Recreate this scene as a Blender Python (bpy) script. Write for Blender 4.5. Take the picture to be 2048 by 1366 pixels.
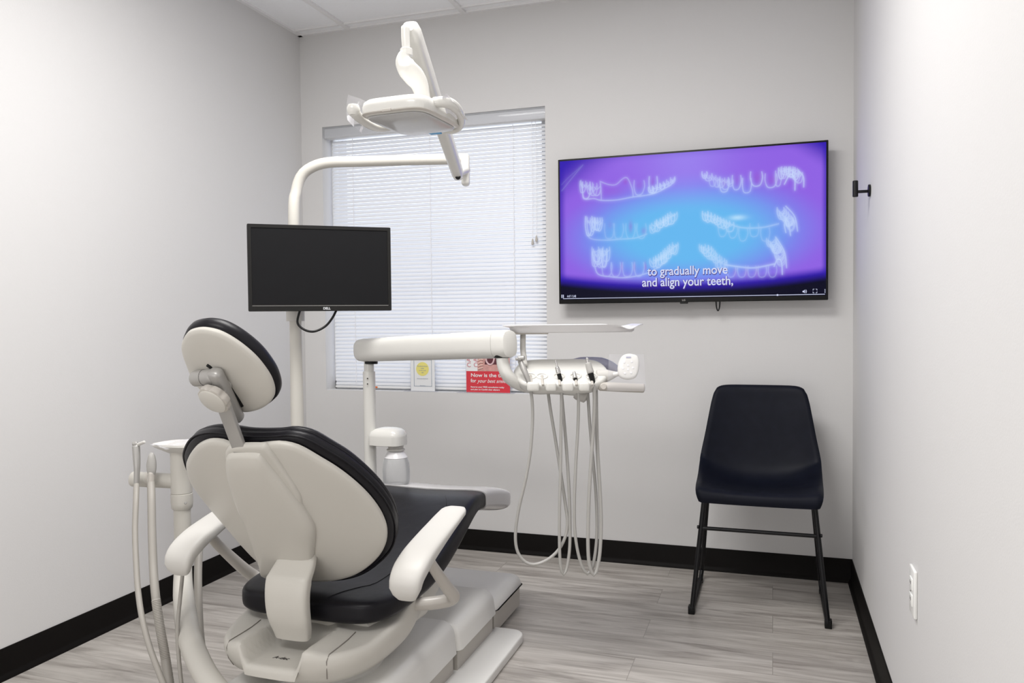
import bpy, bmesh, math, random
import numpy as np
from mathutils import Vector, Matrix
random.seed(4)
rng = np.random.RandomState(7)
for o in list(bpy.data.objects): bpy.data.objects.remove(o)
SC = bpy.context.scene
COL = SC.collection
R = math.radians

# ------------------------------------------------------------------ camera
FPX = 1584.0
_a = np.array([4814.0, 0, -FPX]); _a /= np.linalg.norm(_a)
_b = np.array([521.0, -53.0, FPX]); _b -= _b.dot(_a) * _a; _b /= np.linalg.norm(_b)
_c = np.cross(_a, _b)
MW = np.stack([_a, _b, _c])            # rows: world X, Y, Z in camera axes (right, down, forward)
CAM = np.array([0.0, 0.0, 1.18])
cd = bpy.data.cameras.new('camera'); cam = bpy.data.objects.new('camera', cd); COL.objects.link(cam)
cd.sensor_width = 36; cd.lens = FPX / 2048 * 36; cd.clip_start = 0.05
right, down, fwd = MW[:, 0], MW[:, 1], MW[:, 2]
cam.matrix_world = Matrix(((right[0], -down[0], -fwd[0], 0), (right[1], -down[1], -fwd[1], 0),
                           (right[2], -down[2], -fwd[2], CAM[2]), (0, 0, 0, 1)))
SC.camera = cam

# ------------------------------------------------------------------ world, lights, exposure
w = bpy.data.worlds.new('world'); SC.world = w; w.use_nodes = True
w.node_tree.nodes['Background'].inputs[0].default_value = (0.86, 0.92, 1.0, 1)
w.node_tree.nodes['Background'].inputs[1].default_value = 1.7

def area(name, loc, rot, sx, sy, power, col=(1, 1, 1)):
    l = bpy.data.lights.new(name, 'AREA'); l.shape = 'RECTANGLE'; l.size = sx; l.size_y = sy
    l.energy = power; l.color = col
    o = bpy.data.objects.new(name, l); COL.objects.link(o); o.location = loc; o.rotation_euler = rot
    return o
area('ceiling_panel_light', (-1.0, 1.9, 2.67), (0, 0, 0), 1.15, 0.56, 36, (1.0, 0.985, 0.965))
area('ceiling_panel_light_rear', (-0.95, -0.1, 2.67), (0, 0, 0), 1.15, 0.56, 23, (1.0, 0.985, 0.965))
area('rear_fill_light', (-1.2, -1.75, 1.05), (R(116), 0, 0), 1.9, 1.9, 22, (1.0, 0.99, 0.98))  # added fill, no doorway is modelled here; tilted up to brighten the ceiling

SC.view_settings.view_transform = 'Standard'
SC.view_settings.look = 'None'
SC.view_settings.exposure = 0.37
SC.view_settings.gamma = 1.0

# ------------------------------------------------------------------ pixel helpers (measurements)
def ray(u, v): return MW @ np.array([(u - 1024) / FPX, (v - 683) / FPX, 1.0])
def P(u, v, d): return CAM + ray(u, v) * d
def PX(u, v, x):
    r = ray(u, v); return CAM + r * x / r[0]
def PY(u, v, y):
    r = ray(u, v); return CAM + r * y / r[1]
def PP(u, v, p0, n):
    r = ray(u, v); t = (np.array(p0) - CAM).dot(n) / r.dot(n); return CAM + t * r

# ------------------------------------------------------------------ materials
def mat(name, col, rough=0.5, metal=0.0, coat=0.0, bump=0.0, bscale=60, alpha=1.0, trans=0.0, spec=0.5, vary=0.0, emit=None, es=0):
    m = bpy.data.materials.new(name); m.use_nodes = True
    nt = m.node_tree; b = nt.nodes['Principled BSDF']
    b.inputs['Base Color'].default_value = (*col, 1)
    b.inputs['Roughness'].default_value = rough
    b.inputs['Metallic'].default_value = metal
    b.inputs['Coat Weight'].default_value = coat
    b.inputs['Alpha'].default_value = alpha
    b.inputs['Transmission Weight'].default_value = trans
    b.inputs['Specular IOR Level'].default_value = spec
    if emit:
        b.inputs['Emission Color'].default_value = (*emit, 1); b.inputs['Emission Strength'].default_value = es
    tc = nt.nodes.new('ShaderNodeTexCoord')
    nz = nt.nodes.new('ShaderNodeTexNoise'); nz.inputs['Scale'].default_value = bscale; nz.inputs['Detail'].default_value = 4
    nt.links.new(tc.outputs['Object'], nz.inputs['Vector'])
    if vary > 0:
        mx = nt.nodes.new('ShaderNodeMix'); mx.data_type = 'RGBA'
        mx.inputs['A'].default_value = (*[c * (1 - vary) for c in col], 1)
        mx.inputs['B'].default_value = (*[min(1, c * (1 + vary)) for c in col], 1)
        nt.links.new(nz.outputs['Fac'], mx.inputs['Factor']); nt.links.new(mx.outputs['Result'], b.inputs['Base Color'])
    if bump > 0:
        bp = nt.nodes.new('ShaderNodeBump'); bp.inputs['Strength'].default_value = bump; bp.inputs['Distance'].default_value = 0.002
        nt.links.new(nz.outputs['Fac'], bp.inputs['Height']); nt.links.new(bp.outputs['Normal'], b.inputs['Normal'])
    return m

M = {}
M['wall'] = mat('wall_paint', (0.665, 0.657, 0.652), 0.75, bump=0.12, bscale=220, vary=0.015)
M['ceiling'] = mat('ceiling_tile', (0.93, 0.935, 0.95), 0.9, bump=0.5, bscale=150, vary=0.03)
M['tbar'] = mat('grid_metal', (0.82, 0.81, 0.81), 0.5)
M['base'] = mat('black_rubber_base', (0.006, 0.005, 0.0045), 0.5, bump=0.05, bscale=90, spec=0.08)
M['cream'] = mat('cream_plastic', (0.575, 0.555, 0.51), 0.36, spec=0.35, bump=0.05, bscale=500, vary=0.01)
M['white'] = mat('white_gloss', (0.70, 0.69, 0.655), 0.25, coat=0.2)
M['whitem'] = mat('white_matte', (0.60, 0.585, 0.555), 0.4, spec=0.35)
M['beige'] = mat('beige_plastic', (0.48, 0.45, 0.41), 0.45)
M['leather'] = mat('black_vinyl', (0.007, 0.0065, 0.009), 0.38, bump=0.3, bscale=30, spec=0.22, vary=0.1)
M['chairlea'] = mat('side_chair_leather', (0.005, 0.006, 0.012), 0.5, bump=0.4, bscale=26, spec=0.13, vary=0.3)
M['blackmetal'] = mat('black_steel', (0.005, 0.005, 0.006), 0.4, spec=0.3)
M['black'] = mat('black_plastic', (0.006, 0.006, 0.006), 0.4, spec=0.25)
M['screenoff'] = mat('unlit_screen', (0.011, 0.011, 0.012), 0.6, spec=0.08)
M['seamsoft'] = mat('soft_seam', (0.22, 0.20, 0.18), 0.7)
M['seam'] = mat('dark_seam', (0.06, 0.055, 0.05), 0.7)
M['greymetal'] = mat('satin_grey_metal', (0.40, 0.39, 0.375), 0.35, metal=0.35)
M['chrome'] = mat('chrome', (0.62, 0.61, 0.60), 0.16, metal=1.0)
M['hosegrey'] = mat('grey_hose', (0.42, 0.41, 0.39), 0.45)
M['hosedark'] = mat('taupe_hose', (0.34, 0.32, 0.29), 0.5)
M['blindcord'] = mat('white_cord', (0.9, 0.9, 0.92), 0.6)
M['vinylframe'] = mat('window_vinyl', (0.80, 0.80, 0.80), 0.4)
M['red'] = mat('flyer_red', (0.66, 0.035, 0.055), 0.35)
M['paper'] = mat('white_paper', (0.82, 0.83, 0.84), 0.5)
M['pink'] = mat('skin_pink_print', (0.62, 0.33, 0.30), 0.4, vary=0.35, bscale=60)
M['maroon'] = mat('dark_maroon_print', (0.10, 0.02, 0.03), 0.4)
M['rose'] = mat('rose_print', (0.62, 0.22, 0.26), 0.4)
M['aligner'] = mat('pale_aligner_print', (0.75, 0.52, 0.54), 0.4)
M['ink'] = mat('blue_ink', (0.08, 0.15, 0.40), 0.5)
M['greyink'] = mat('grey_ink', (0.35, 0.40, 0.48), 0.5)
M['yellow'] = mat('yellow_print', (0.82, 0.74, 0.22), 0.5)
M['tray'] = mat('tray_plastic', (0.74, 0.73, 0.74), 0.3)
M['bluefilm'] = mat('blue_film', (0.03, 0.30, 0.62), 0.4)
M['logoprint'] = mat('silver_logo', (0.55, 0.56, 0.58), 0.35)
M['outlet'] = mat('outlet_white', (0.86, 0.86, 0.84), 0.3)
M['orange'] = mat('orange_tab', (0.65, 0.15, 0.03), 0.5)

def thin_plastic(name, op, tint=(0.95, 0.95, 1.0), rough=0.08):
    m = bpy.data.materials.new(name); m.use_nodes = True; nt = m.node_tree; nt.nodes.clear()
    out = nt.nodes.new('ShaderNodeOutputMaterial'); mix = nt.nodes.new('ShaderNodeMixShader')
    tr = nt.nodes.new('ShaderNodeBsdfTransparent'); tr.inputs[0].default_value = (0.97, 0.97, 0.98, 1)
    pr = nt.nodes.new('ShaderNodeBsdfPrincipled'); pr.inputs['Base Color'].default_value = (*tint, 1)
    pr.inputs['Roughness'].default_value = rough
    fr = nt.nodes.new('ShaderNodeFresnel'); fr.inputs[0].default_value = 1.35
    ad = nt.nodes.new('ShaderNodeMath'); ad.operation = 'ADD'; ad.inputs[1].default_value = op; ad.use_clamp = True
    nt.links.new(fr.outputs[0], ad.inputs[0]); nt.links.new(ad.outputs[0], mix.inputs[0])
    nt.links.new(tr.outputs[0], mix.inputs[1]); nt.links.new(pr.outputs[0], mix.inputs[2])
    nt.links.new(mix.outputs[0], out.inputs[0]); return m
M['sleeve'] = thin_plastic('clear_sleeve', 0.12)
M['bottle'] = thin_plastic('frosted_bottle', 0.30, (0.86, 0.87, 0.87), 0.35)
M['acrylic'] = thin_plastic('acrylic_sheet', 0.05)
M['lens'] = thin_plastic('lamp_lens', 0.40, (0.80, 0.80, 0.80), 0.12)
M['glass'] = thin_plastic('window_glass', 0.02)
M['toecover'] = thin_plastic('toe_board_cover', 0.48, (0.88, 0.86, 0.86), 0.12)

def blind_material():
    m = bpy.data.materials.new('blind_slat'); m.use_nodes = True; nt = m.node_tree; nt.nodes.clear()
    out = nt.nodes.new('ShaderNodeOutputMaterial'); mix = nt.nodes.new('ShaderNodeMixShader')
    pr = nt.nodes.new('ShaderNodeBsdfPrincipled'); pr.inputs['Base Color'].default_value = (0.80, 0.81, 0.83, 1); pr.inputs['Roughness'].default_value = 0.4
    tl = nt.nodes.new('ShaderNodeBsdfTranslucent'); tl.inputs[0].default_value = (0.80, 0.83, 0.92, 1)
    mix.inputs[0].default_value = 0.11
    nt.links.new(pr.outputs[0], mix.inputs[1]); nt.links.new(tl.outputs[0], mix.inputs[2]); nt.links.new(mix.outputs[0], out.inputs[0])
    return m
M['blind'] = blind_material()

def floor_material():
    m = bpy.data.materials.new('grey_wood_planks'); m.use_nodes = True; nt = m.node_tree; b = nt.nodes['Principled BSDF']
    N = nt.nodes.new; L = nt.links.new
    tc = N('ShaderNodeTexCoord')
    br = N('ShaderNodeTexBrick'); br.inputs['Scale'].default_value = 1.0
    br.inputs['Brick Width'].default_value = 1.22; br.inputs['Row Height'].default_value = 0.18
    br.inputs['Mortar Size'].default_value = 0.0012; br.inputs['Mortar Smooth'].default_value = 0.3; br.offset = 0.37
    br.inputs['Color1'].default_value = (0, 0, 0, 1); br.inputs['Color2'].default_value = (1, 1, 1, 1); br.inputs['Mortar'].default_value = (0.5, 0.5, 0.5, 1)
    L(tc.outputs['Object'], br.inputs['Vector'])
    mp = N('ShaderNodeMapping'); mp.inputs['Scale'].default_value = (1.3, 11, 1); L(tc.outputs['Object'], mp.inputs[0])
    addv = N('ShaderNodeVectorMath'); addv.operation = 'MULTIPLY_ADD'; addv.inputs[1].default_value = (7, 3, 5)
    L(br.outputs['Color'], addv.inputs[0]); L(mp.outputs[0], addv.inputs[2])
    n1 = N('ShaderNodeTexNoise'); n1.inputs['Scale'].default_value = 1.6; n1.inputs['Detail'].default_value = 9; n1.inputs['Roughness'].default_value = 0.62; n1.inputs['Distortion'].default_value = 0.9
    L(addv.outputs[0], n1.inputs['Vector'])
    mp2 = N('ShaderNodeMapping'); mp2.inputs['Scale'].default_value = (4, 90, 1); L(tc.outputs['Object'], mp2.inputs[0])
    n2 = N('ShaderNodeTexNoise'); n2.inputs['Scale'].default_value = 1.0; n2.inputs['Detail'].default_value = 5; L(mp2.outputs[0], n2.inputs['Vector'])
    mx = N('ShaderNodeMix'); mx.data_type = 'FLOAT'; mx.inputs[0].default_value = 0.22
    L(n1.outputs['Fac'], mx.inputs[2]); L(n2.outputs['Fac'], mx.inputs[3])
    cr = N('ShaderNodeValToRGB'); e = cr.color_ramp.elements
    e[0].position = 0.30; e[0].color = (0.20, 0.18, 0.16, 1); e[1].position = 0.66; e[1].color = (0.58, 0.545, 0.505, 1)
    k = e.new(0.45); k.color = (0.38, 0.35, 0.32, 1); k = e.new(0.53); k.color = (0.47, 0.44, 0.405, 1)
    L(mx.outputs[0], cr.inputs[0])
    tone = N('ShaderNodeMapRange'); tone.inputs['To Min'].default_value = 0.93; tone.inputs['To Max'].default_value = 1.06
    L(br.outputs['Color'], tone.inputs['Value'])
    mul = N('ShaderNodeVectorMath'); mul.operation = 'SCALE'; L(cr.outputs[0], mul.inputs[0]); L(tone.outputs[0], mul.inputs['Scale'])
    seam = N('ShaderNodeMix'); seam.data_type = 'RGBA'; L(br.outputs['Fac'], seam.inputs['Factor'])
    L(mul.outputs[0], seam.inputs['A']); seam.inputs['B'].default_value = (0.26, 0.24, 0.215, 1)
    L(seam.outputs['Result'], b.inputs['Base Color'])
    b.inputs['Roughness'].default_value = 0.38
    bp = N('ShaderNodeBump'); bp.inputs['Strength'].default_value = 0.12; bp.inputs['Distance'].default_value = 0.002
    L(mx.outputs[0], bp.inputs['Height']); L(bp.outputs[0], b.inputs['Normal'])
    return m
M['floor'] = floor_material()

# ------------------------------------------------------------------ object helpers
def mk(name, verts, faces, m, parent=None, sharp=35, mats=None):
    me = bpy.data.meshes.new(name); me.from_pydata([tuple(map(float, v)) for v in verts], [], faces)
    bm = bmesh.new(); bm.from_mesh(me); bmesh.ops.recalc_face_normals(bm, faces=bm.faces); bm.to_mesh(me); bm.free()
    return fin(name, me, m, parent, sharp)
def fin(name, me, m, parent=None, sharp=35):
    if m is not None: me.materials.append(M[m] if isinstance(m, str) else m)
    me.shade_smooth()
    if sharp: me.set_sharp_from_angle(angle=R(sharp))
    o = bpy.data.objects.new(name, me); COL.objects.link(o)
    if parent is not None:
        o.parent = parent; bpy.context.view_layer.update()
        o.matrix_parent_inverse = parent.matrix_world.inverted()
    return o
def root(name, loc, label, cat, group=None):
    o = bpy.data.objects.new(name, None); COL.objects.link(o); o.location = tuple(map(float, loc)); o.empty_display_size = 0.05
    bpy.context.view_layer.update()
    return tag(o, label, cat, group)
def tag(o, label, cat, group=None):
    o['label'] = label; o['category'] = cat
    if group: o['group'] = group
    return o
def struct(o): o['kind'] = 'structure'; return o

def cat_closed(pts, n=96):
    pts = np.array(pts, float); N = len(pts); out = []
    per = 12
    for i in range(N):
        p0, p1, p2, p3 = pts[i - 1], pts[i], pts[(i + 1) % N], pts[(i + 2) % N]
        for j in range(per):
            t = j / per
            out.append(0.5 * ((2 * p1) + (-p0 + p2) * t + (2 * p0 - 5 * p1 + 4 * p2 - p3) * t * t + (-p0 + 3 * p1 - 3 * p2 + p3) * t ** 3))
    out = np.array(out); return resample(out, n, True)
def cat_open(pts, n=40):
    pts = np.array(pts, float); N = len(pts); out = []
    if N == 2: return np.array([pts[0] + (pts[1] - pts[0]) * t for t in np.linspace(0, 1, n)])
    per = 14
    for i in range(N - 1):
        p0 = pts[max(i - 1, 0)]; p1 = pts[i]; p2 = pts[i + 1]; p3 = pts[min(i + 2, N - 1)]
        for j in range(per):
            t = j / per
            out.append(0.5 * ((2 * p1) + (-p0 + p2) * t + (2 * p0 - 5 * p1 + 4 * p2 - p3) * t * t + (-p0 + 3 * p1 - 3 * p2 + p3) * t ** 3))
    out.append(pts[-1]); return resample(np.array(out), n, False)
def resample(p, n, closed):
    q = np.vstack([p, p[:1]]) if closed else p
    d = np.r_[0, np.cumsum(np.linalg.norm(np.diff(q, axis=0), axis=1))]
    t = np.linspace(0, d[-1], n + 1)[:-1] if closed else np.linspace(0, d[-1], n)
    return np.stack([np.interp(t, d, q[:, k]) for k in range(q.shape[1])], 1)

def loft(rings, name, m, parent=None, caps=True, sharp=40):
    n = len(rings[0]); V = [v for r in rings for v in r]; F = []
    for i in range(len(rings) - 1):
        for j in range(n):
            k = (j + 1) % n; F.append((i * n + j, i * n + k, (i + 1) * n + k, (i + 1) * n + j))
    if caps: F.append(tuple(range(n - 1, -1, -1))); F.append(tuple((len(rings) - 1) * n + j for j in range(n)))
    return mk(name, V, F, m, parent, sharp)

def frames(path):
    path = np.array(path, float); T = np.gradient(path, axis=0); T /= np.linalg.norm(T, axis=1)[:, None]
    u = np.cross(T[0], [0, 0, 1.0]);
    if np.linalg.norm(u) < 0.1: u = np.cross(T[0], [1.0, 0, 0])
    u /= np.linalg.norm(u); US = [u]
    for i in range(1, len(path)):
        u = US[-1] - US[-1].dot(T[i]) * T[i]; u /= np.linalg.norm(u); US.append(u)
    US = np.array(US); return T, US, np.cross(T, US)
def tube_data(pts, r, seg=14, n=40, smooth=True, ends=True):
    path = cat_open(pts, n) if smooth else np.array(pts, float)
    T, U, W = frames(path); N = len(path)
    rr = np.interp(np.linspace(0, 1, N), np.linspace(0, 1, len(r)), r) if hasattr(r, '__len__') else np.full(N, r)
    ang = np.linspace(0, 2 * np.pi, seg, endpoint=False); rings = []
    def ring(i, off, s): return [path[i] + T[i] * off + (U[i] * math.cos(a) + W[i] * math.sin(a)) * rr[i] * s for a in ang]
    if ends: rings += [ring(0, -rr[0] * 0.35, 0.55), ring(0, -rr[0] * 0.22, 0.85)]
    rings += [ring(i, 0, 1) for i in range(N)]
    if ends: rings += [ring(N - 1, rr[-1] * 0.22, 0.85), ring(N - 1, rr[-1] * 0.35, 0.55)]
    return rings
def tube(name, pts, r, m, parent=None, seg=14, n=40, smooth=True, ends=True):
    return loft(tube_data(pts, r, seg, n, smooth, ends), name, m, parent)
def cyl(name, a, b, r, m, parent=None, seg=24, r2=None, bev=0.0015):
    a = np.array(a, float); b = np.array(b, float); r2 = r if r2 is None else r2
    T = (b - a) / np.linalg.norm(b - a); u = np.cross(T, [0, 0, 1.0])
    if np.linalg.norm(u) < 0.1: u = np.cross(T, [1.0, 0, 0])
    u /= np.linalg.norm(u); v = np.cross(T, u); ang = np.linspace(0, 2 * np.pi, seg, endpoint=False)
    def rg(p, q): return [p + (u * math.cos(t) + v * math.sin(t)) * q for t in ang]
    return loft([rg(a, r - bev), rg(a + T * bev, r), rg(b - T * bev, r2), rg(b, r2 - bev)], name, m, parent)
def lathe(name, base, prof, m, parent=None, axis=(0, 0, 1), seg=36):
    base = np.array(base, float); T = np.array(axis, float); T /= np.linalg.norm(T)
    u = np.cross(T, [0, 1.0, 0]);
    if np.linalg.norm(u) < 0.1: u = np.cross(T, [1.0, 0, 0])
    u /= np.linalg.norm(u); v = np.cross(T, u); ang = np.linspace(0, 2 * np.pi, seg, endpoint=False)
    return loft([[base + T * h + (u * math.cos(t) + v * math.sin(t)) * r for t in ang] for r, h in prof], name, m, parent)
def box(name, c, s, m, parent=None, bev=0.0, seg=3, rot=None, sharp=35):
    bm = bmesh.new(); bmesh.ops.create_cube(bm, size=1)
    for v in bm.verts: v.co = Vector((v.co.x * s[0], v.co.y * s[1], v.co.z * s[2]))
    if bev > 0: bmesh.ops.bevel(bm, geom=bm.edges[:], offset=min(bev, min(s) * 0.49), segments=seg, profile=0.5, affect='EDGES')
    mt = Matrix.Translation(Vector(tuple(map(float, c))))
    if rot is not None: mt = mt @ rot.to_4x4()
    bm.transform(mt); me = bpy.data.meshes.new(name); bm.to_mesh(me); bm.free()
    return fin(name, me, m, parent, sharp)
def basis(x, y, z): return Matrix((tuple(x), tuple(y), tuple(z))).transposed()
def unit(v): v = np.array(v, float); return v / np.linalg.norm(v)
def sell(hw, hh, e, n=48):
    t = np.linspace(0, 2 * np.pi, n, endpoint=False); c, s = np.cos(t), np.sin(t)
    return np.stack([hw * np.sign(c) * np.abs(c) ** (2 / e), hh * np.sign(s) * np.abs(s) ** (2 / e)], 1)
def pad(name, outline, p0, lat, up, nrm, rings, m, parent=None, k=0.0, n=112, bulge=0.0, sharp=50, smooth=True):
    """closed cushion/shell: rings = (scale, inset, offset along nrm) from back centre round the edge to front centre"""
    o = cat_closed(outline, n) if smooth else np.array(outline, float)
    c = (o.max(0) + o.min(0)) / 2; d = o - c; L = np.linalg.norm(d, axis=1)[:, None]
    p0 = np.array(p0, float); RR = []
    for s, ins, off in rings:
        q = c + d * s * (1 - ins / L)
        RR.append([p0 + lat * a + up * b + nrm * (off + k * a * a) for a, b in q])
    return loft(RR, name, m, parent, True, sharp)
def prism(name, poly, p0, ax, ay, az, depth, m, parent=None, bev=0.0, sharp=35):
    bm = bmesh.new(); p0 = np.array(p0, float)
    vs = [bm.verts.new(tuple(p0 + ax * a + ay * b)) for a, b in poly]; f = bm.faces.new(vs)
    r = bmesh.ops.extrude_face_region(bm, geom=[f]); ev = [g for g in r['geom'] if isinstance(g, bmesh.types.BMVert)]
    bmesh.ops.translate(bm, verts=ev, vec=Vector(tuple(az * depth)))
    bmesh.ops.recalc_face_normals(bm, faces=bm.faces)
    if bev > 0:
        big = [e for e in bm.edges if len(e.link_faces) == 2 and e.calc_face_angle(0) > R(50)]
        bmesh.ops.bevel(bm, geom=big, offset=bev, segments=3, profile=0.5, affect='EDGES')
    me = bpy.data.meshes.new(name); bm.to_mesh(me); bm.free(); return fin(name, me, m, parent, sharp)
def text(name, body, size, m, parent, org, ax, ay, shear=0, sx=1.0, rot=0, align='LEFT', bold=0.0, ext=0.0003):
    c = bpy.data.curves.new(name, 'FONT'); c.body = body; c.size = size; c.shear = shear; c.align_x = align; c.offset = bold; c.extrude = ext
    o = bpy.data.objects.new('t', c); COL.objects.link(o); bpy.context.view_layer.update()
    me = bpy.data.meshes.new_from_object(o.evaluated_get(bpy.context.evaluated_depsgraph_get()))
    bpy.data.objects.remove(o); me.name = name
    ax = np.array(ax, float); ay = np.array(ay, float); az = np.cross(ax, ay); org = np.array(org, float)
    cr, sr = math.cos(rot), math.sin(rot)
    for v in me.vertices:
        x, y, z = v.co.x * sx, v.co.y, v.co.z; x, y = x * cr - y * sr, x * sr + y * cr
        v.co = Vector(tuple(org + ax * x + ay * y + az * z))
    return fin(name, me, m, parent, 0)
def sheet(name, corners, m, parent=None, nu=26, nv=26, amp=0.006, seed=1, curl=0.0):
    """crumpled thin plastic sheet between four corners"""
    r = np.random.RandomState(seed); a, b, c, d = [np.array(x, float) for x in corners]
    nr = unit(np.cross(b - a, d - a)); V = []; ph = r.rand(6) * 6; fr = r.rand(6) * 5 + 2; di = r.rand(6) * 3.14
    for j in range(nv + 1):
        for i in range(nu + 1):
            s, t = i / nu, j / nv; p = a * (1 - s) * (1 - t) + b * s * (1 - t) + c * s * t + d * (1 - s) * t
            h = sum(abs(math.sin(fr[q] * (s * math.cos(di[q]) + t * math.sin(di[q])) + ph[q])) for q in range(6)) / 6 - 0.6
            V.append(p + nr * (h * amp * 2 + curl * (math.sin(math.pi * s))))
    F = [(j * (nu + 1) + i, j * (nu + 1) + i + 1, (j + 1) * (nu + 1) + i + 1, (j + 1) * (nu + 1) + i) for j in range(nv) for i in range(nu)]
    return mk(name, V, F, m, parent, 60)

X = np.array([1.0, 0, 0]); Y = np.array([0, 1.0, 0]); Z = np.array([0, 0, 1.0])

# ================================================================== ROOM
XL, XR, YB, YF, ZC = -2.42, 0.333, 3.745, -1.9, 2.70
WX0, WX1, WZ0, WZ1, WYB = -2.292, -1.052, 0.80, 2.208, 3.93
T = 0.1
struct(box('floor', ((XL + XR) / 2, (YB + YF) / 2 + 0.1, -0.05), (XR - XL + 0.4, YB - YF + 0.7, 0.1), 'floor'))
struct(box('ceiling', ((XL + XR) / 2, (YB + YF) / 2 + 0.1, ZC + 0.06), (XR - XL + 0.4, YB - YF + 0.7, 0.1), 'ceiling'))
struct(box('wall_left', (XL - T, (YB + YF) / 2, ZC / 2 + 0.02), (2 * T, YB - YF + 0.6, ZC + 0.04), 'wall'))
struct(box('wall_right', (XR + T, (YB + YF) / 2, ZC / 2 + 0.02), (2 * T, YB - YF + 0.6, ZC + 0.04), 'wall'))
struct(box('wall_front', ((XL + XR) / 2, YF - T, ZC / 2 + 0.02), (XR - XL, 2 * T, ZC + 0.04), 'wall'))
# back wall with the window opening (one mesh of four blocks)
def blocks(name, bl, m, parent=None, bev=0):
    V, F = [], []
    for (x0, x1, y0, y1, z0, z1) in bl:
        b = len(V); V += [(x, y, z) for x in (x0, x1) for y in (y0, y1) for z in (z0, z1)]
        F += [tuple(b + i for i in q) for q in ((0, 1, 3, 2), (4, 6, 7, 5), (0, 4, 5, 1), (2, 3, 7, 6), (0, 2, 6, 4), (1, 5, 7, 3))]
    return mk(name, V, F, m, parent, 30)
y1 = 4.0
struct(blocks('wall_back', [(XL, WX0, YB, y1, 0, ZC + .04), (WX1, XR, YB, y1, 0, ZC + .04), (WX0, WX1, YB, y1, 0, WZ0), (WX0, WX1, YB, y1, WZ1, ZC + .04)], 'wall'))
# cove base: tall strip with a small toe
def cove(name, a, b, inward):
    a = np.array(a, float); b = np.array(b, float); i = np.array(inward, float)
    prof = [(0, 0), (0.019, 0), (0.018, 0.006), (0.010, 0.014), (0.006, 0.022), (0.005, 0.1), (0.003, 0.103), (0, 0.103)]
    return struct(loft([[p + i * u + Z * v for u, v in prof] for p in (a, b)], name, 'base'))
cove('baseboard_left', (XL, YF, 0), (XL, YB, 0), (1, 0, 0))
cove('baseboard_back', (XL, YB, 0), (XR, YB, 0), (0, -1, 0))
cove('baseboard_right', (XR, YF, 0), (XR, YB, 0), (-1, 0, 0))
# ceiling grid: wall angle and T bars
def bars(name, bl): return struct(blocks(name, bl, 'tbar'))
bars('trim_1', [(XL, XL + 0.022, YF, YB, ZC, ZC + 0.012), (XL, XR, YB - 0.022, YB, ZC, ZC + 0.012), (XR - 0.022, XR, YF, YB, ZC, ZC + 0.012)])
tb = []
for x in (-2.115, -1.463, -0.81, -0.158): tb.append((x - 0.012, x + 0.012, YF, YB - 0.02, ZC - 0.001, ZC + 0.012))
for y in (3.665, 3.055, 2.445, 1.835, 1.225, 0.615, 0.0, -0.6, -1.2): tb.append((XL, XR, y - 0.006, y + 0.006, ZC + 0.0005, ZC + 0.012))
bars('trim_2', tb)

# window: vinyl frame, glass
wr = bpy.data.objects.new('window_1', None); COL.objects.link(wr); wr.location = ((WX0 + WX1) / 2, 3.96, WZ0); struct(wr)
bpy.context.view_layer.update()
fw = 0.045; ya, yb = 3.84, 3.89
blocks('window_frame', [(WX0, WX0 + .01, ya, yb, WZ0, WZ1), (WX1 - fw, WX1, ya, yb, WZ0, WZ1), (WX0, WX1, ya, yb, WZ0, WZ0 + fw), (WX0, WX1, ya, yb, WZ1 - fw, WZ1)], 'vinylframe', wr)
box('pane', ((WX0 + WX1) / 2, 3.865, (WZ0 + WZ1) / 2), (WX1 - WX0 - 0.05, 0.004, WZ1 - WZ0 - 0.05), 'glass', wr)

# ------------------------------------------------------------------ mini blind
M['headrail'] = mat('headrail_enamel', (0.74, 0.735, 0.73), 0.4)
M['valance'] = thin_plastic('clear_valance', 0.25, (0.85, 0.87, 0.9))
BY = 3.812
bx0, bx1, bz0, bz1 = WX0 + 0.022, WX1 - 0.004, WZ0 + 0.022, WZ1 - 0.062
bl = root('window_blind', ((bx0 + bx1) / 2, BY, WZ1), 'closed white mini blind filling the window recess in back wall', 'blind')
box('headrail', ((WX0 + WX1) / 2, BY - .022, WZ1 - 0.031), (WX1 - WX0 - .004, 0.056, 0.050), 'headrail', bl, 0.004)
box('valance', ((WX0 + WX1) / 2, BY - 0.060, WZ1 - 0.029), (WX1 - WX0 - .002, 0.003, 0.056), 'valance', bl, 0.001)
V, F = [], []
pitch = 0.0200; ns = int((bz1 - bz0 - 0.02) / pitch); tilt = R(60)
for i in range(ns + 1):
    zc = bz1 - 0.012 - i * pitch
    b = len(V)
    for j in range(6):
        t = (j / 5 - 0.5) * 0.0238; crown = 0.0022 * (1 - (2 * j / 5 - 1) ** 2)
        yy = t * math.cos(tilt) - crown * math.sin(tilt); zz = t * math.sin(tilt) + crown * math.cos(tilt)
        jit = 0.0006 * rng.randn()
        for x in (bx0, bx1): V.append((x, BY + yy, zc + zz + jit * 0))
    F += [(b + 2 * j, b + 2 * j + 1, b + 2 * j + 3, b + 2 * j + 2) for j in range(5)]
so = mk('slats', V, F, 'blind', bl, 60)
box('bottom_rail', ((bx0 + bx1) / 2, BY, bz0 - 0.008), (bx1 - bx0, 0.022, 0.013), 'vinylframe', bl, 0.003)
for x in (-2.14, -1.69, -1.235):
    pts = []
    for i in range(ns + 1):
        zc = bz1 - i * pitch; pts += [(x + 0.002 * (i % 2), BY - 0.0145, zc), (x + 0.002 * (i % 2), BY - 0.0145, zc - pitch * 0.5)]
    tube('ladder_cord', pts, 0.0016, 'blindcord', bl, seg=6, smooth=False, ends=False)
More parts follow.
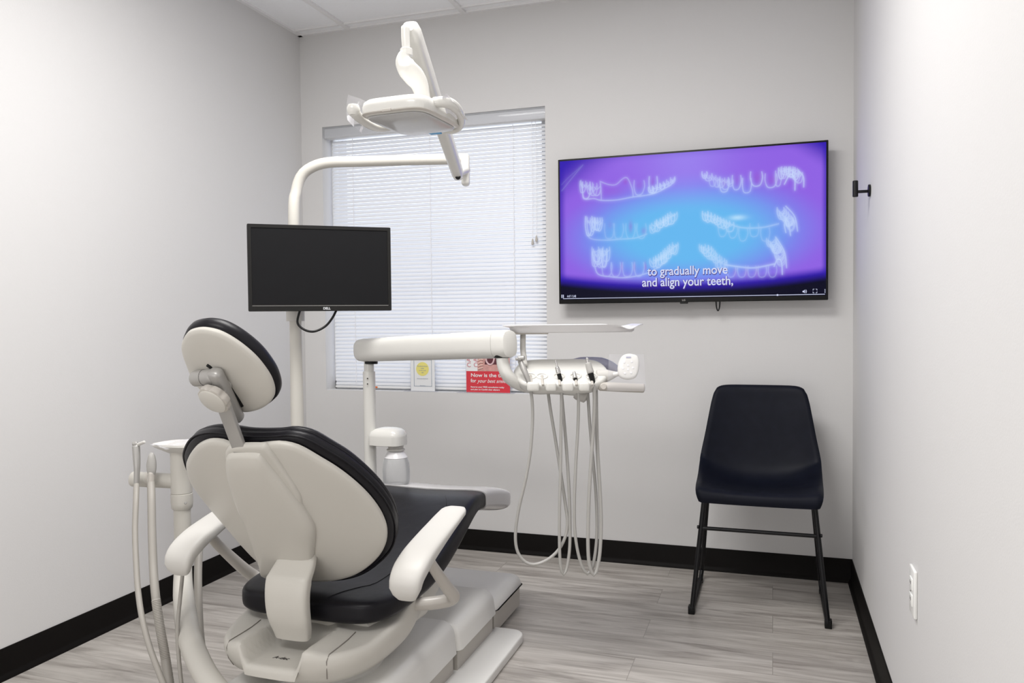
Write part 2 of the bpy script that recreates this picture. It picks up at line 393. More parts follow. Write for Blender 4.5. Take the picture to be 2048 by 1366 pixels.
for dx, zl in ((0.0, 1.57), (0.02, 1.585)):
    tube('pull_cord', [(-1.135 + dx, BY - 0.02, WZ1 - 0.03), (-1.133 + dx, BY - 0.021, 1.9), (-1.135 + dx, BY - 0.02, zl)], 0.0012, 'blindcord', bl, seg=6)
    lathe('tassel', (-1.135 + dx, BY - 0.02, zl - 0.03), [(0.002, 0.0), (0.006, 0.002), (0.0065, 0.01), (0.004, 0.026), (0.0015, 0.032)], 'beige', bl, seg=14)
box('orange_tag', (-2.02, BY - 0.0125, bz0 - 0.008), (0.014, 0.002, 0.009), 'orange', bl)

# ------------------------------------------------------------------ television
TX0, TX1, TZ0, TZ1, TY = -0.966, 0.2265, 1.2423, 1.925, 3.656
tv = root('television', ((TX0 + TX1) / 2, YB, (TZ0 + TZ1) / 2), 'large wall television playing purple and blue video of clear aligners', 'television')
cxT, czT = (TX0 + TX1) / 2, (TZ0 + TZ1) / 2
box('casing', (cxT, TY + 0.012, czT), (TX1 - TX0, 0.022, TZ1 - TZ0), 'black', tv, 0.003)
box('rear_housing', (cxT, TY + 0.040, czT - 0.08), (0.8, 0.04, 0.42), 'black', tv, 0.008)
box('wall_bracket', (cxT, TY + 0.072, czT), (0.4, 0.03, 0.25), 'black', tv)
NX, NZ = 620, 352
sx0, sx1, sz0, sz1 = TX0 + 0.009, TX1 - 0.009, TZ0 + 0.020, TZ1 - 0.009
gx = np.linspace(0, 1, NX + 1); gz = np.linspace(0, 1, NZ + 1)
SX, SZ = np.meshgrid((gx[1:] + gx[:-1]) / 2, (gz[1:] + gz[:-1]) / 2)          # s right, t up
def ss(a, b, x): t = np.clip((x - a) / (b - a), 0, 1); return t * t * (3 - 2 * t)
def lerp(a, b, t): return a + (b - a) * t[..., None]
cyan = np.array([0.13, 0.47, 0.86]); blu = np.array([0.19, 0.24, 0.84]); pur = np.array([0.27, 0.12, 0.76]); dpb = np.array([0.03, 0.01, 0.42]); blk = np.array([0.0005, 0.0005, 0.012])
dd = np.sqrt(((SX - 0.5) / 0.52) ** 2 + ((SZ - 0.44) / 0.42) ** 2)
img = lerp(lerp(cyan[None, None], blu[None, None], ss(0.38, 0.84, dd)), pur[None, None], ss(0.66, 1.05, dd))
glow = np.exp(-((SX - 0.5) / 0.16) ** 2) * ss(0.55, 0.9, SZ) * 0.35; img = lerp(img, np.array([0.35, 0.33, 0.95])[None, None], glow)
edge = ss(0.0, 0.03, SX) * ss(0.0, 0.02, 1 - SX) * (0.35 + 0.65 * ss(0, 0.10, 1 - SZ + 0.05 - 0.06 * 0)); 
corner = ss(0.02, 0.30, SX + (1 - SZ) * 0.8); edge2 = ss(0, 0.16, (1 - SX) + (1 - SZ) * .8)
img = lerp(dpb[None, None] + 0 * img, img, np.clip(corner * edge2 * (0.3 + 0.7 * edge), 0, 1))
bot = SZ - (0.055 + 0.065 * (2 * SX - 1) ** 2 * 1.0)
img = lerp(blk[None, None] + 0 * img, lerp(dpb[None, None] + 0 * img, img, ss(0.02, 0.085, bot)), ss(-0.03, 0.045, bot))
line = np.zeros_like(SX); darkp = np.zeros_like(SX)
def st(u, v):      # position inside the picture, measured on the crop of the television
    p = PY(1100 + u / 3.4133, 260 + v / 3.4133, TY - 0.001)
    return (p[0] - sx0) / (sx1 - sx0), (p[2] - sz0) / (sz1 - sz0)
def stroke(pts, wd=1.0, a=1.0, tgt=None):
    global line
    q = cat_open([st(*p) for p in pts], max(6, len(pts) * 5)) if len(pts) > 2 else np.array([st(*p) for p in pts])
    q = q * [NX, NZ]
    for i in range(len(q) - 1):
        L = int(max(2, np.hypot(*(q[i + 1] - q[i])) * 1.2))
        for t in np.linspace(0, 1, L):
            cx_, cz_ = q[i] + (q[i + 1] - q[i]) * t; x0 = int(cx_) - 4; z0 = int(cz_) - 4
            if x0 < 0 or z0 < 0 or x0 + 9 >= NX or z0 + 9 >= NZ: continue
            yy, xx = np.mgrid[z0:z0 + 9, x0:x0 + 9]
            g = np.exp(-((xx + .5 - cx_) ** 2 + (yy + .5 - cz_) ** 2) / (2 * wd * wd)) * a
            line[z0:z0 + 9, x0:x0 + 9] = np.maximum(line[z0:z0 + 9, x0:x0 + 9], g)
def blob(u, v, ru, rv, a):
    global darkp
    s, t = st(u, v); darkp = np.maximum(darkp, a * np.exp(-(((SX - s) * NX / (ru / 3)) ** 2 + ((SZ - t) * NZ / (rv / 3)) ** 2)))
def tooth(u, v, wd, ht, a=0.7, flip=1):
    j = lambda s: random.uniform(-s, s)
    stroke([(u - wd * .5, v), (u - wd * .52, v + flip * ht * .5), (u - wd * .3 + j(3), v + flip * ht), (u + wd * .25 + j(3), v + flip * ht * .96), (u + wd * .5, v + flip * ht * .45), (u + wd * .45, v)], 0.9, a)
def cluster(path, n, wd, ht, a=0.8, flip=1):
    q = cat_open(path, n)
    for p in q:
        tooth(p[0], p[1], wd * random.uniform(.8, 1.2), ht * random.uniform(.7, 1.2), a * random.uniform(.6, 1), flip)
        stroke([(p[0] - wd * .4, p[1] + ht * .2), (p[0], p[1] + ht * random.uniform(.3, .6) * flip), (p[0] + wd * .5, p[1] + ht * .15)], 0.8, a * .7)
# upper left arch
cluster([(225, 350), (250, 355), (320, 370)], 5, 45, 100, 0.95); stroke([(210, 345), (222, 420), (232, 470), (300, 468), (350, 480), (450, 478), (560, 458), (640, 448), (720, 430), (790, 395), (830, 370), (852, 320)], 1.0, .7)
stroke([(342, 350), (348, 410), (350, 480)], .9, .6); stroke([(345, 352), (400, 372), (450, 372), (500, 330), (530, 330), (560, 400), (568, 455)], .9, .6); blob(430, 420, 80, 30, .35); blob(515, 350, 16, 20, .8)
tooth(610, 345, 70, 95, .6); tooth(705, 318, 55, 110, .85); blob(610, 380, 26, 30, .4); blob(700, 355, 16, 30, .6); cluster([(690, 390), (740, 375), (800, 350), (838, 325)], 7, 34, 44, .95)
# middle left arch
cluster([(265, 590), (290, 600), (340, 600)], 6, 40, 110, .95); stroke([(248, 590), (258, 690), (275, 740), (380, 752), (480, 745), (580, 738), (660, 710)], 1, .5)
for u in (405, 470, 550, 625): tooth(u, 640, 62, 98, .35)
blob(550, 660, 16, 40, .5); blob(640, 690, 20, 26, .4); blob(410, 650, 18, 30, .2); cluster([(700, 650), (740, 620), (790, 595), (845, 560)], 9, 40, 58, 1.0)
# lower left arch
cluster([(310, 800), (340, 830), (385, 800)], 7, 42, 110, .95); stroke([(288, 830), (305, 930), (330, 985), (400, 1000), (500, 1008), (600, 995), (670, 975)], 1, .7)
for u in (390, 450, 530, 610): tooth(u, 905, 66, 92, .5)
for u in (490, 575, 650): blob(u, 935, 10, 34, .6)
cluster([(705, 880), (760, 850), (800, 815), (855, 770)], 10, 40, 66, 1.0)
# right arches
cluster([(1055, 285), (1110, 310), (1160, 325), (1230, 340)], 7, 42, 60, .85)
for u, v in ((1190, 325), (1275, 310), (1345, 330)): tooth(u, v, 60, 95, .75)
blob(1275, 345, 22, 40, .5); blob(1190, 365, 18, 30, .35)
tooth(1410, 285, 80, 95, .85); blob(1415, 330, 26, 42, .7); tooth(1510, 300, 80, 90, .8); blob(1515, 345, 30, 32, .5); tooth(1560, 280, 40, 100, .7)
cluster([(1580, 260), (1620, 250), (1660, 260), (1700, 290)], 10, 44, 62, 1.0); stroke([(1600, 370), (1640, 300), (1670, 330), (1672, 410)], 1, .9); stroke([(1700, 280), (1730, 320), (1732, 388)], 1, .9)
cluster([(1060, 555), (1100, 575), (1150, 600), (1230, 630)], 9, 44, 55, .85)
for u, v in ((1180, 640), (1250, 650), (1320, 670), (1395, 640), (1470, 670)): tooth(u, v, 60, 85, .4)
stroke([(1150, 600), (1250, 650), (1330, 668), (1450, 665), (1560, 640)], 1.3, .5); cluster([(1575, 530), (1600, 560), (1630, 590), (1650, 620)], 10, 52, 60, .9); stroke([(1610, 700), (1600, 640), (1625, 620), (1642, 720)], 1, .8); stroke([(1610, 520), (1670, 590), (1690, 690)], 1, .8)
cluster([(1040, 780), (1080, 800), (1130, 850), (1185, 890)], 10, 46, 60, .85); stroke([(1195, 920), (1300, 935), (1400, 940), (1530, 915)], 1.4, .7)
for u in (1240, 1310, 1380, 1450, 1520): tooth(u, 930, 56, 72, .5)
for u in (1265, 1340, 1410): blob(u, 975, 14, 32, .5)
cluster([(1510, 740), (1540, 780), (1565, 820), (1580, 860)], 11, 52, 58, .9); stroke([(1530, 930), (1555, 880), (1580, 900), (1586, 985)], 1, .9); stroke([(1540, 730), (1600, 830), (1615, 940)], 1, .8)
stroke([(225, 238), (140, 340), (60, 440)], .8, .22); stroke([(225, 238), (120, 330), (62, 395)], .8, .15)
def blur(a):
    for _ in range(3):
        for ax in (0, 1): a = (np.roll(a, 2, ax) + np.roll(a, 1, ax) + a + np.roll(a, -1, ax) + np.roll(a, -2, ax)) / 5
    return a
img = lerp(img, np.array([0.30, 0.10, 0.62])[None, None] + 0 * img, np.clip(darkp * 0.85, 0, 1))
img = lerp(img, np.array([0.62, 0.78, 1.0])[None, None] + 0 * img, np.clip(line * 0.42 + blur(blur(line)) * 0.85, 0, 1))
s_, t_ = st(1280, 598); img = lerp(img, np.array([.62, .85, 1.0])[None, None] + 0 * img, .6 * np.exp(-(((SX - s_) / .03) ** 2 + ((SZ - t_) / .018) ** 2)))
def screen_mesh():
    me = bpy.data.meshes.new('screen'); xs = sx0 + gx * (sx1 - sx0); zs = sz0 + gz * (sz1 - sz0)
    XX, ZZ = np.meshgrid(xs, zs); co = np.stack([XX, np.full_like(XX, TY), ZZ], -1).reshape(-1, 3)
    i = np.arange(NX)[None, :] + np.arange(NZ)[:, None] * (NX + 1); q = np.stack([i, i + 1, i + NX + 2, i + NX + 1], -1).reshape(-1, 4)
    me.vertices.add(len(co)); me.vertices.foreach_set('co', co.ravel().astype(np.float32))
    me.loops.add(q.size); me.polygons.add(len(q)); me.loops.foreach_set('vertex_index', q.ravel().astype(np.int32))
    me.polygons.foreach_set('loop_start', np.arange(0, q.size, 4, dtype=np.int32)); me.polygons.foreach_set('loop_total', np.full(len(q), 4, dtype=np.int32))
    me.update(); a = me.color_attributes.new('picture', 'FLOAT_COLOR', 'CORNER')
    c = np.repeat(np.concatenate([img, np.ones((NZ, NX, 1))], -1).reshape(-1, 4), 4, axis=0)
    a.data.foreach_set('color', c.ravel().astype(np.float32))
    m = bpy.data.materials.new('lit_screen'); m.use_nodes = True; nt = m.node_tree; b = nt.nodes['Principled BSDF']
    v = nt.nodes.new('ShaderNodeVertexColor'); v.layer_name = 'picture'; nt.links.new(v.outputs[0], b.inputs['Emission Color'])
    b.inputs['Emission Strength'].default_value = 0.78; b.inputs['Base Color'].default_value = (0.003, 0.003, 0.004, 1); b.inputs['Roughness'].default_value = 0.2; b.inputs['Specular IOR Level'].default_value = 0.08
    return fin('screen', me, m, tv, 0)
scr = screen_mesh()
M['caption'] = mat('caption_white', (0.0, 0.0, 0.0), 0.9, emit=(0.72, 0.76, 1.0), es=0.7)
M['capdark'] = mat('caption_shadow', (0.0, 0.0, 0.0), 0.9, emit=(0.10, 0.05, 0.35), es=0.5)
def tvtext(body, uA, vA, uB, size, name='caption', m='caption', shadow=False, bold=0.0):
    a = PY(uA, vA, TY - 0.002); bpt = PY(uB, vA, TY - 0.002)
    o = text(name, body, size, m, scr, (0, 0, 0), X, Z, bold=bold)
    wdt = max(v.co.x for v in o.data.vertices); s = (bpt[0] - a[0]) / wdt
    for v in o.data.vertices: v.co.x = v.co.x * s + a[0]; v.co.z = v.co.z + a[2]; v.co.y = v.co.y + a[1]
    if shadow:
        for v in o.data.vertices: v.co.x += 0.002; v.co.z -= 0.0022; v.co.y += 0.0012
for sh in (True, False):
    mm = 'capdark' if sh else 'caption'
    tvtext('to gradually move', 1295, 551, 1455, 0.0555, 'caption', mm, sh, 0.0022 if sh else 0.0006)
    tvtext('and align your teeth,', 1284, 573, 1466, 0.0555, 'caption', mm, sh, 0.0022 if sh else 0.0006)
tvtext('4:47 / 5:48', 1134, 595, 1152, 0.016, 'timecode')
def tvrect(u0, v0, u1, v1, name='player_icon'):
    a = PY(u0, v0, TY - 0.0015); b = PY(u1, v1, TY - 0.0015); blocks(name, [(a[0], b[0], TY - 0.0022, TY - 0.0012, b[2], a[2])], 'caption', scr)
tvrect(1123, 589.5, 1124.5, 596); tvrect(1126, 589.5, 1127.5, 596)
pa = PY(1122, 601.5, TY); pb = PY(1654, 592, TY); blocks('progress_bar', [(sx0 + .012, sx1 - .004, TY - .0022, TY - .001, sz0 + 0.0035, sz0 + 0.006)], 'caption', scr)
kn = PY(1555, 593, TY - .003); lathe('player_icon', (kn[0], TY - .001, sz0 + .0047), [(0.001, 0), (.004, 0.0001), (.004, .0012), (.001, .0013)], 'caption', scr, axis=(0, -1, 0), seg=16)
sp = PY(1609, 583, TY - .002); prism('player_icon', [(-.008, -.003), (-.004, -.003), (.001, -.008), (.001, .008), (-.004, .003), (-.008, .003)], sp, X, Z, Y, .001, 'caption', scr)
for rr in (.005, .009): tube('player_icon', [(sp[0] + .002 + rr * math.cos(t) * .7, TY - .002, sp[2] + rr * math.sin(t)) for t in np.linspace(-1, 1, 7)], .0009, 'caption', scr, seg=6, n=8)
fsx = PY(1630, 582, TY - .002)
for a in (-1, 1):
    for b in (-1, 1): tube('player_icon', [(fsx[0] + a * .003, TY - .002, fsx[2] + b * .008), (fsx[0] + a * .008, TY - .002, fsx[2] + b * .008), (fsx[0] + a * .008, TY - .002, fsx[2] + b * .003)], .0011, 'caption', scr, seg=6, smooth=False)
mn = PY(1650, 582, TY - .002)
for b in (-1, 0, 1): box('player_icon', (mn[0], TY - .0015, mn[2] + b * .006), (.0032, .001, .0032), 'caption', scr)
text('logo', 'LG', 0.012, 'greymetal', tv, (cxT - 0.02, TY - 0.0003, TZ0 + 0.005), X, Z)
box('power_sensor', (cxT - 0.012, TY + 0.006, TZ0 - 0.003), (0.035, 0.012, 0.008), 'black', tv, .002)
c0 = [PY(u, v, TY + 0.03) for u, v in ((1432, 600), (1433, 614), (1436, 622), (1439, 614), (1440, 600))]
tube('cable', c0, 0.0028, 'black', tv, seg=8, n=24)

# ------------------------------------------------------------------ robe hook, outlet on the right wall
hk = root('wall_hook', (XR, 3.06, 1.63), 'small black double robe hook on the right wall near corner', 'hook')
hp = PX(1741, 381, XR)
cyl('back_plate', (XR, hp[1], hp[2]), (XR - 0.008, hp[1], hp[2]), 0.022, 'blackmetal', hk)
cyl('stem', (XR - 0.006, hp[1], hp[2] - 0.002), (XR - 0.046, hp[1] - 0.0, hp[2] - 0.002), 0.0055, 'blackmetal', hk)
cyl('hook_bar', (XR - 0.05, hp[1], hp[2] - 0.020), (XR - 0.05, hp[1], hp[2] + 0.038), 0.0095, 'blackmetal', hk)
ok = root('wall_outlet', (XR, 2.14, 0.50), 'white power outlet plate low on the right wall', 'outlet')
box('cover_plate', (XR - 0.004, 2.14, 0.497), (0.008, 0.072, 0.117), 'outlet', ok, 0.003)
for dz in (-0.02, 0.02):
    f = box('socket', (XR - 0.0085, 2.14, 0.497 + dz), (0.004, 0.034, 0.029), 'outlet', ok, 0.0015)
    for dy in (-.006, .006): box('slot', (XR - 0.0106, 2.14 + dy, 0.500 + dz), (0.0008, 0.002, 0.008), 'seam', f)
cyl('screw', (XR - 0.007, 2.14, 0.497), (XR - 0.0105, 2.14, 0.497), 0.003, 'chrome', ok, seg=12, bev=.0005)

# ------------------------------------------------------------------ side chair
def side_chair():
    cxs = -0.053
    t = root('side_chair', (cxs, 3.38, 0), 'black leather bucket chair on black sled legs below the television', 'chair')
    # bucket shell: rows from front lip to top of back: (y, z, half width, edge lift, edge forward)
    rows = [(3.150, .452, .222, .002, 0), (3.146, .470, .230, .006, 0), (3.152, .484, .234, .012, 0), (3.20, .488, .237, .022, 0), (3.28, .478, .240, .036, 0), (3.36, .470, .242, .056, .0),
            (3.43, .474, .243, .072, .010), (3.475, .492, .243, .070, .022), (3.505, .525, .243, .050, .030), (3.525, .58, .238, .026, .034), (3.545, .66, .226, .008, .032),
            (3.562, .74, .213, .002, .028), (3.58, .82, .199, 0, .022), (3.586, .850, .193, 0, .020), (3.590, .862, .189, 0, .018), (3.594, .868, .183, 0, .018), (3.600, .870, .176, 0, .016)]
    rows = cat_open(rows, 60); n = 40; top = []
    tv_ = np.linspace(-1, 1, n + 1)
    for y, z, hw, lift, fo in rows:
        top.append([np.array([cxs + hw * s, y - fo * abs(s) ** 2.6, z + lift * abs(s) ** 2.6 - 0.014 * abs(s) ** 10 * max(0, min(1, (z - .80) / .06))]) for s in tv_])
    top = np.array(top); du = np.gradient(top, axis=0); dv = np.gradient(top, axis=1); nr = np.cross(dv, du); nr /= np.linalg.norm(nr, axis=2)[..., None]
    th = 0.017
    # normal should point towards the sitter (up / -Y)
    if nr[10, n // 2][2] < 0: nr = -nr
    e = np.minimum(1, (1 - np.abs(tv_)) / 0.05); rnd = np.sqrt(1 - (1 - e) ** 2)
    hi = top + nr * (th / 2) * rnd[None, :, None]; lo = top - nr * (th / 2) * rnd[None, :, None]
    rings = []
    for i in range(len(rows)):
        rings.append(list(hi[i]) + list(lo[i][::-1]))
    loft(rings, 'seat_shell', 'chairlea', t, True, 60)
    tube('stitching', [np.array([cxs + .225 * s, 3.497 - .048 * abs(s) ** 2, .512 + .028 * abs(s) ** 2]) for s in np.linspace(-1, 1, 13)], 0.002, 'blackmetal', t, seg=8)
    rr = 0.0095
    for sgn in (-1, 1):
        xf, xt = cxs + sgn * 0.252, cxs + sgn * 0.205
        def q(y, z): 
            k = z / 0.465; return (xf + (xt - xf) * k, y, z)
        leg = [q(3.23, .468), q(3.222, .44), q(3.17, .06), q(3.166, .028), q(3.20, .012), q(3.30, .011), q(3.50, .011), q(3.565, .014), q(3.590, .040), q(3.585, .08), q(3.43, .44), q(3.42, .468)]
        lg = tube('sled_leg', leg, rr, 'blackmetal', t, seg=12, n=90)
        box('foot_cap', (xf, 3.172, 0.016), (0.026, 0.03, 0.032), 'black', lg, 0.003)
        box('foot_cap', (xf, 3.56, 0.008), (0.024, 0.03, 0.016), 'black', lg, 0.003)
        cyl('bolt', q(3.2, .34) + np.array([sgn * .007, 0, 0]), q(3.2, .34) + np.array([sgn * .015, 0, 0]), .007, 'blackmetal', lg, seg=12)
    k = .34 / .465; xx = .252 - .047 * k
    cyl('crossbar', (cxs - xx, 3.208, .335), (cxs + xx, 3.208, .335), 0.0075, 'blackmetal', t)
    box('seat_bracket', (cxs, 3.32, .452), (.40, .20, .012), 'blackmetal', t, .003)
    box('tag', (cxs - .01, 3.20, .444), (.012, .01, .014), 'black', t, .002)
side_chair()

# ------------------------------------------------------------------ DENTAL CHAIR
CX = -1.215
dc = root('dental_chair', (CX, 2.3, 0), 'reclining dental chair with black vinyl cushions and cream plastic back shell', 'dental chair')
def tilt_frame(phi):
    return X, np.array([0, -math.sin(phi), math.cos(phi)]), np.array([0, math.cos(phi), math.sin(phi)])
# backrest ---------------------------------------------------------
lat, up, nrm = tilt_frame(R(36)); p0 = np.array([CX, 1.750, 0.661])
shell = [(.072, .272), (.112, .273), (.15, .256), (.188, .211), (.218, .169), (.245, .115), (.264, .057), (.273, -.006), (.268, -.068), (.243, -.131), (.195, -.186), (.131, -.232), (.061, -.258), (-.01, -.268), (-.10, -.268), (-.175, -.235), (-.212, -.165), (-.235, -.09), (-.260, -.01), (-.273, .067), (-.252, .134), (-.210, .188), (-.153, .240), (-.099, .270), (-.057, .276), (-.028, .268), (.03, .267)]
k = 0.5
pad('backrest_shell', shell, p0, lat, up, nrm, [(0.02, 0, -.006), (.3, 0, -.006), (.6, 0, -.004), (.85, 0, -.001), (.95, 0, 0), (1, .004, .002), (1, 0, .006), (1, 0, .014), (1, .012, .02), (.9, 0, .022), (.5, 0, .022), (.02, 0, .022)], 'cream', dc, k)
cush = [(.08, .276), (.125, .278), (.165, .262), (.20, .222), (.232, .178), (.259, .12), (.278, .06), (.287, -.006), (.281, -.072), (.256, -.140), (.205, -.198), (.137, -.247), (.061, -.273), (-.03, -.283), (-.12, -.277), (-.185, -.232), (-.222, -.165), (-.25, -.085), (-.272, -.01), (-.284, .07), (-.264, .145), (-.222, .202), (-.165, .252), (-.105, .277), (-.057, .281), (0, .276)]
pad('backrest_cushion', cush, p0, lat, up, nrm, [(.02, 0, .018), (.5, 0, .018), (.93, 0, .018), (1, .004, .018), (1, -.002, .024), (1, -.004, .034), (1, -.003, .043), (1, .003, .046), (1, -.001, .050), (1, .003, .060), (1, .012, .070), (1, .035, .077), (.8, 0, .080), (.5, 0, .078), (.02, 0, .076)], 'leather', dc, k, sharp=75)
oc = cat_closed(cush, 140); cc_ = (oc.max(0) + oc.min(0)) / 2; dL = np.linalg.norm(oc - cc_, axis=1)[:, None]
for off_, gr_ in ((.046, .001), (.022, .0035)):
    q_ = cc_ + (oc - cc_) * (1 + gr_ / dL)
    rp = [p0 + lat * a + up * b + nrm * (off_ + k * a * a) for a, b in q_]
    tube('piping', rp + [rp[0]], .0022, 'leather', dc, seg=8, smooth=False, ends=False)
# spine cover
sp0 = p0 - nrm * 0.012
def onpl(pl, base, L_, U_, N_): 
    out = []
    for q in pl:
        d = PP(q[0], q[1], base, N_) - base; out.append((d.dot(L_), d.dot(U_)))
    return out
spine_px = [(452, 918), (456, 909), (470, 906), (512, 907), (524, 914), (545, 940), (570, 972), (596, 1008), (620, 1045), (628, 1068), (627, 1100), (624, 1135), (621, 1156), (575, 1160), (527, 1156), (519, 1135), (505, 1095), (489, 1055), (474, 1020), (461, 980), (453, 945)]
sp = onpl(spine_px, sp0, lat, up, nrm)
pad('spine_cover', sp, sp0, lat, up, nrm, [(.02, 0, -.016), (.5, 0, -.016), (.8, 0, -.014), (1, .012, -.010), (1, .004, -.005), (1, 0, .003), (1, 0, .012), (.02, 0, .012)], 'cream', dc, 0.2)
# raised outer rim beside the spine
sp2 = onpl([(448, 925), (450, 903), (466, 895), (518, 895), (531, 902), (549, 925), (570, 955), (590, 985), (600, 1010), (590, 1030), (500, 1030), (464, 985)], sp0, lat, up, nrm)
pad('spine_surround', sp2, sp0, lat, up, nrm, [(.02, 0, .002), (.9, 0, .002), (1, .006, .003), (1, 0, .008), (1, 0, .016), (.02, 0, .016)], 'cream', dc, 0.3)
# headrest bar
barA = PX(485, 912, CX); barB = PX(441, 792, CX)
bd = unit(barB - barA); bn = unit(np.cross(X, bd))
box('headrest_bar', (barA + barB) / 2, (0.037, np.linalg.norm(barB - barA) + .03, 0.012), 'greymetal', dc, 0.0025, rot=basis(X, bd, np.cross(X, bd)))
# headrest ---------------------------------------------------------
lat, up, nrm = tilt_frame(R(40)); h0 = np.array([CX, 1.527, 1.060])
hsh = [(-.066, .082), (-.034, .113), (-.006, .125), (.024, .127), (.056, .115), (.083, .086), (.104, .045), (.113, .006), (.115, -.033), (.107, -.070), (.090, -.098), (.060, -.120), (.027, -.134), (-.004, -.139), (-.04, -.132), (-.075, -.108), (-.101, -.066), (-.104, -.032), (-.094, .014), (-.083, .052)]
hk_ = 0.55
pad('headrest_shell', hsh, h0, lat, up, nrm, [(.02, 0, -.004), (.4, 0, -.004), (.75, 0, -.002), (.92, 0, 0), (1, .003, .002), (1, 0, .006), (1, 0, .014), (1, .01, .02), (.02, 0, .02)], 'cream', dc, hk_)
pad('headrest_cushion', hsh, h0, lat, up, nrm, [(.02, 0, .012), (.9, 0, .012), (1, .001, .012), (1, -.004, .018), (1, -.006, .027), (1, -.005, .037), (1, .002, .047), (1, .015, .055), (.7, 0, .058), (.4, 0, .058), (.02, 0, .058)], 'leather', dc, hk_, sharp=75)
# headrest hinge, link, knob
q0 = h0 - nrm * 0.025
def hpnt(u, v, off): 
    return PP(u, v, h0 - nrm * off, nrm)
a, b = hpnt(391, 757, .018), hpnt(428, 753, .018)
tube('hinge_barrel', [a, (a + b) / 2, b], 0.019, 'greymetal', dc, seg=20, n=10)
cyl('hinge_ring', (a + b) / 2 - (b - a) * 0.02, (a + b) / 2 + (b - a) * .02, .0195, 'seam', dc)
l0, l1 = hpnt(432, 752, .022), hpnt(471, 832, .020)
ld = unit(l1 - l0); lx = unit(np.cross(ld, nrm)); box('headrest_link', (l0 + l1) / 2 + nrm * .002, (0.034, np.linalg.norm(l1 - l0) + .034, 0.032), 'greymetal', dc, 0.012, rot=basis(lx, ld, np.cross(lx, ld)))
s0, s1 = hpnt(440, 742, .006), hpnt(487, 818, .006)
tube('adjustment_slot', [hpnt(441, 744, .0035), hpnt(465, 780, .003), hpnt(484, 812, .003)], .0045, 'black', dc, seg=8, n=8)
tube('adjustment_slot', [hpnt(415, 730, .004), hpnt(422, 735, .004), hpnt(425, 742, .004)], .0045, 'black', dc, seg=8, n=8)
kc = hpnt(425, 803, .062); kn_ = unit(-nrm + np.array([-.10, 0, .0])); ku = unit(np.cross(kn_, Z)); kv = np.cross(kn_, ku)
NK = 120; angs = np.linspace(0, 2 * np.pi, NK, endpoint=False)
def kring(r, h, sc=0.0): return [kc + kn_ * h + (ku * math.cos(t) + kv * math.sin(t)) * (r + sc * (0.5 + 0.5 * math.cos(7 * t)) ** 3 * -1) for t in angs]
knob = loft([kring(.030, -.022), kring(.037, -.018, .004), kring(.040, -.008, .005), kring(.039, -.002, .004), kring(.036, 0)], 'headrest_knob', 'beige', dc)
loft([kring(.034, -.001), kring(.034, .0025), kring(.031, .0045), kring(.005, .0065)], 'knob_face', 'cream', knob)
cyl('knob_shaft', kc - kn_ * .06, kc - kn_ * .015, .014, 'greymetal', dc)
# lower back support arm -------------------------------------------
rows = [(569, 1118, .052, .016), (571, 1140, .0595, .020), (570, 1160, .0645, .022), (567, 1185, .063, .023), (567, 1212, .062, .023), (570, 1238, .061, .022), (576, 1262, .057, .020), (579, 1279, .051, .016)]
rings = []
pc = np.array([PX(u, v, CX + 0.002) for u, v, _, _ in rows]); pc = cat_open(pc, 24); hw = np.interp(np.linspace(0, 1, 24), np.linspace(0, 1, 8), [r[2] for r in rows]); th = np.interp(np.linspace(0, 1, 24), np.linspace(0, 1, 8), [r[3] for r in rows])
Tn = np.gradient(pc, axis=0)
for i in range(24):
    t_ = unit(Tn[i]); nn = unit(np.cross(X, t_)); s = sell(hw[i], th[i], 3.6, 64)
    c_ = pc[i] + Y * (0.018 + .052 * max(0, 1 - i / 6))
    rings.append([c_ + X * a + nn * b for a, b in s])
loft(rings, 'back_support', 'cream', dc)
# seat and leg rest -------------------------------------------------
S = [  # y, top, bottom, half width
    (1.842, .412, .385, .10), (1.846, .425, .368, .165), (1.862, .432, .360, .205), (1.90, .436, .357, .232), (1.96, .440, .356, .246), (2.06, .448, .356, .250), (2.16, .460, .358, .250),
    (2.26, .480, .372, .247), (2.36, .508, .398, .243), (2.46, .540, .432, .238), (2.54, .562, .462, .234), (2.60, .566, .482, .232), (2.66, .562, .482, .230), (2.74, .553, .465, .229), (2.84, .537, .440, .228), (2.92, .518, .422, .226), (2.975, .500, .418, .220), (3.0, .484, .426, .205), (3.008, .470, .438, .17)]
S = cat_open(S, 70)
def seat_rings(S, grow=0.0, ex=4.5):
    out = []
    for y, zt, zb, hw in S:
        s = sell(hw + grow, (zt - zb) / 2 + grow, ex, 72); zc = (zt + zb) / 2; row = []
        for a, b in s:
            dish = -0.014 * (1 - (a / (hw + grow + 1e-6)) ** 2) if b > 0 else 0
            row.append(np.array([CX + a, y, zc + b + dish]))
        out.append(row)
    return out
loft(seat_rings(S), 'seat_cushion', 'leather', dc, True, 75)
tc = S[(S[:, 0] > 2.66)]
loft(seat_rings(tc, 0.004), 'toe_cover', 'toecover', dc, True, 75)
# pad seams on the seat
def seat_top(x, y):
    zt = np.interp(y, S[:, 0], S[:, 1]); zb = np.interp(y, S[:, 0], S[:, 2]); hw = np.interp(y, S[:, 0], S[:, 3]); a = abs(x - CX) / hw
    return (zt + zb) / 2 + (zt - zb) / 2 * max(0, 1 - a ** 4.5) ** (1 / 4.5) - .014 * (1 - min(1, a) ** 2)
for sg in (1, -1):
    pts = [(CX + sg * x_, y_) for x_, y_ in ((.06, 1.875), (.085, 1.92), (.12, 1.96), (.15, 2.0), (.165, 2.2), (.16, 2.45), (.12, 2.56))]
    tube('seat_seam', [np.array([x_, y_, seat_top(x_, y_) + .0005]) for x_, y_ in cat_open(pts, 30)], .0014, 'black', dc, seg=6, smooth=False)
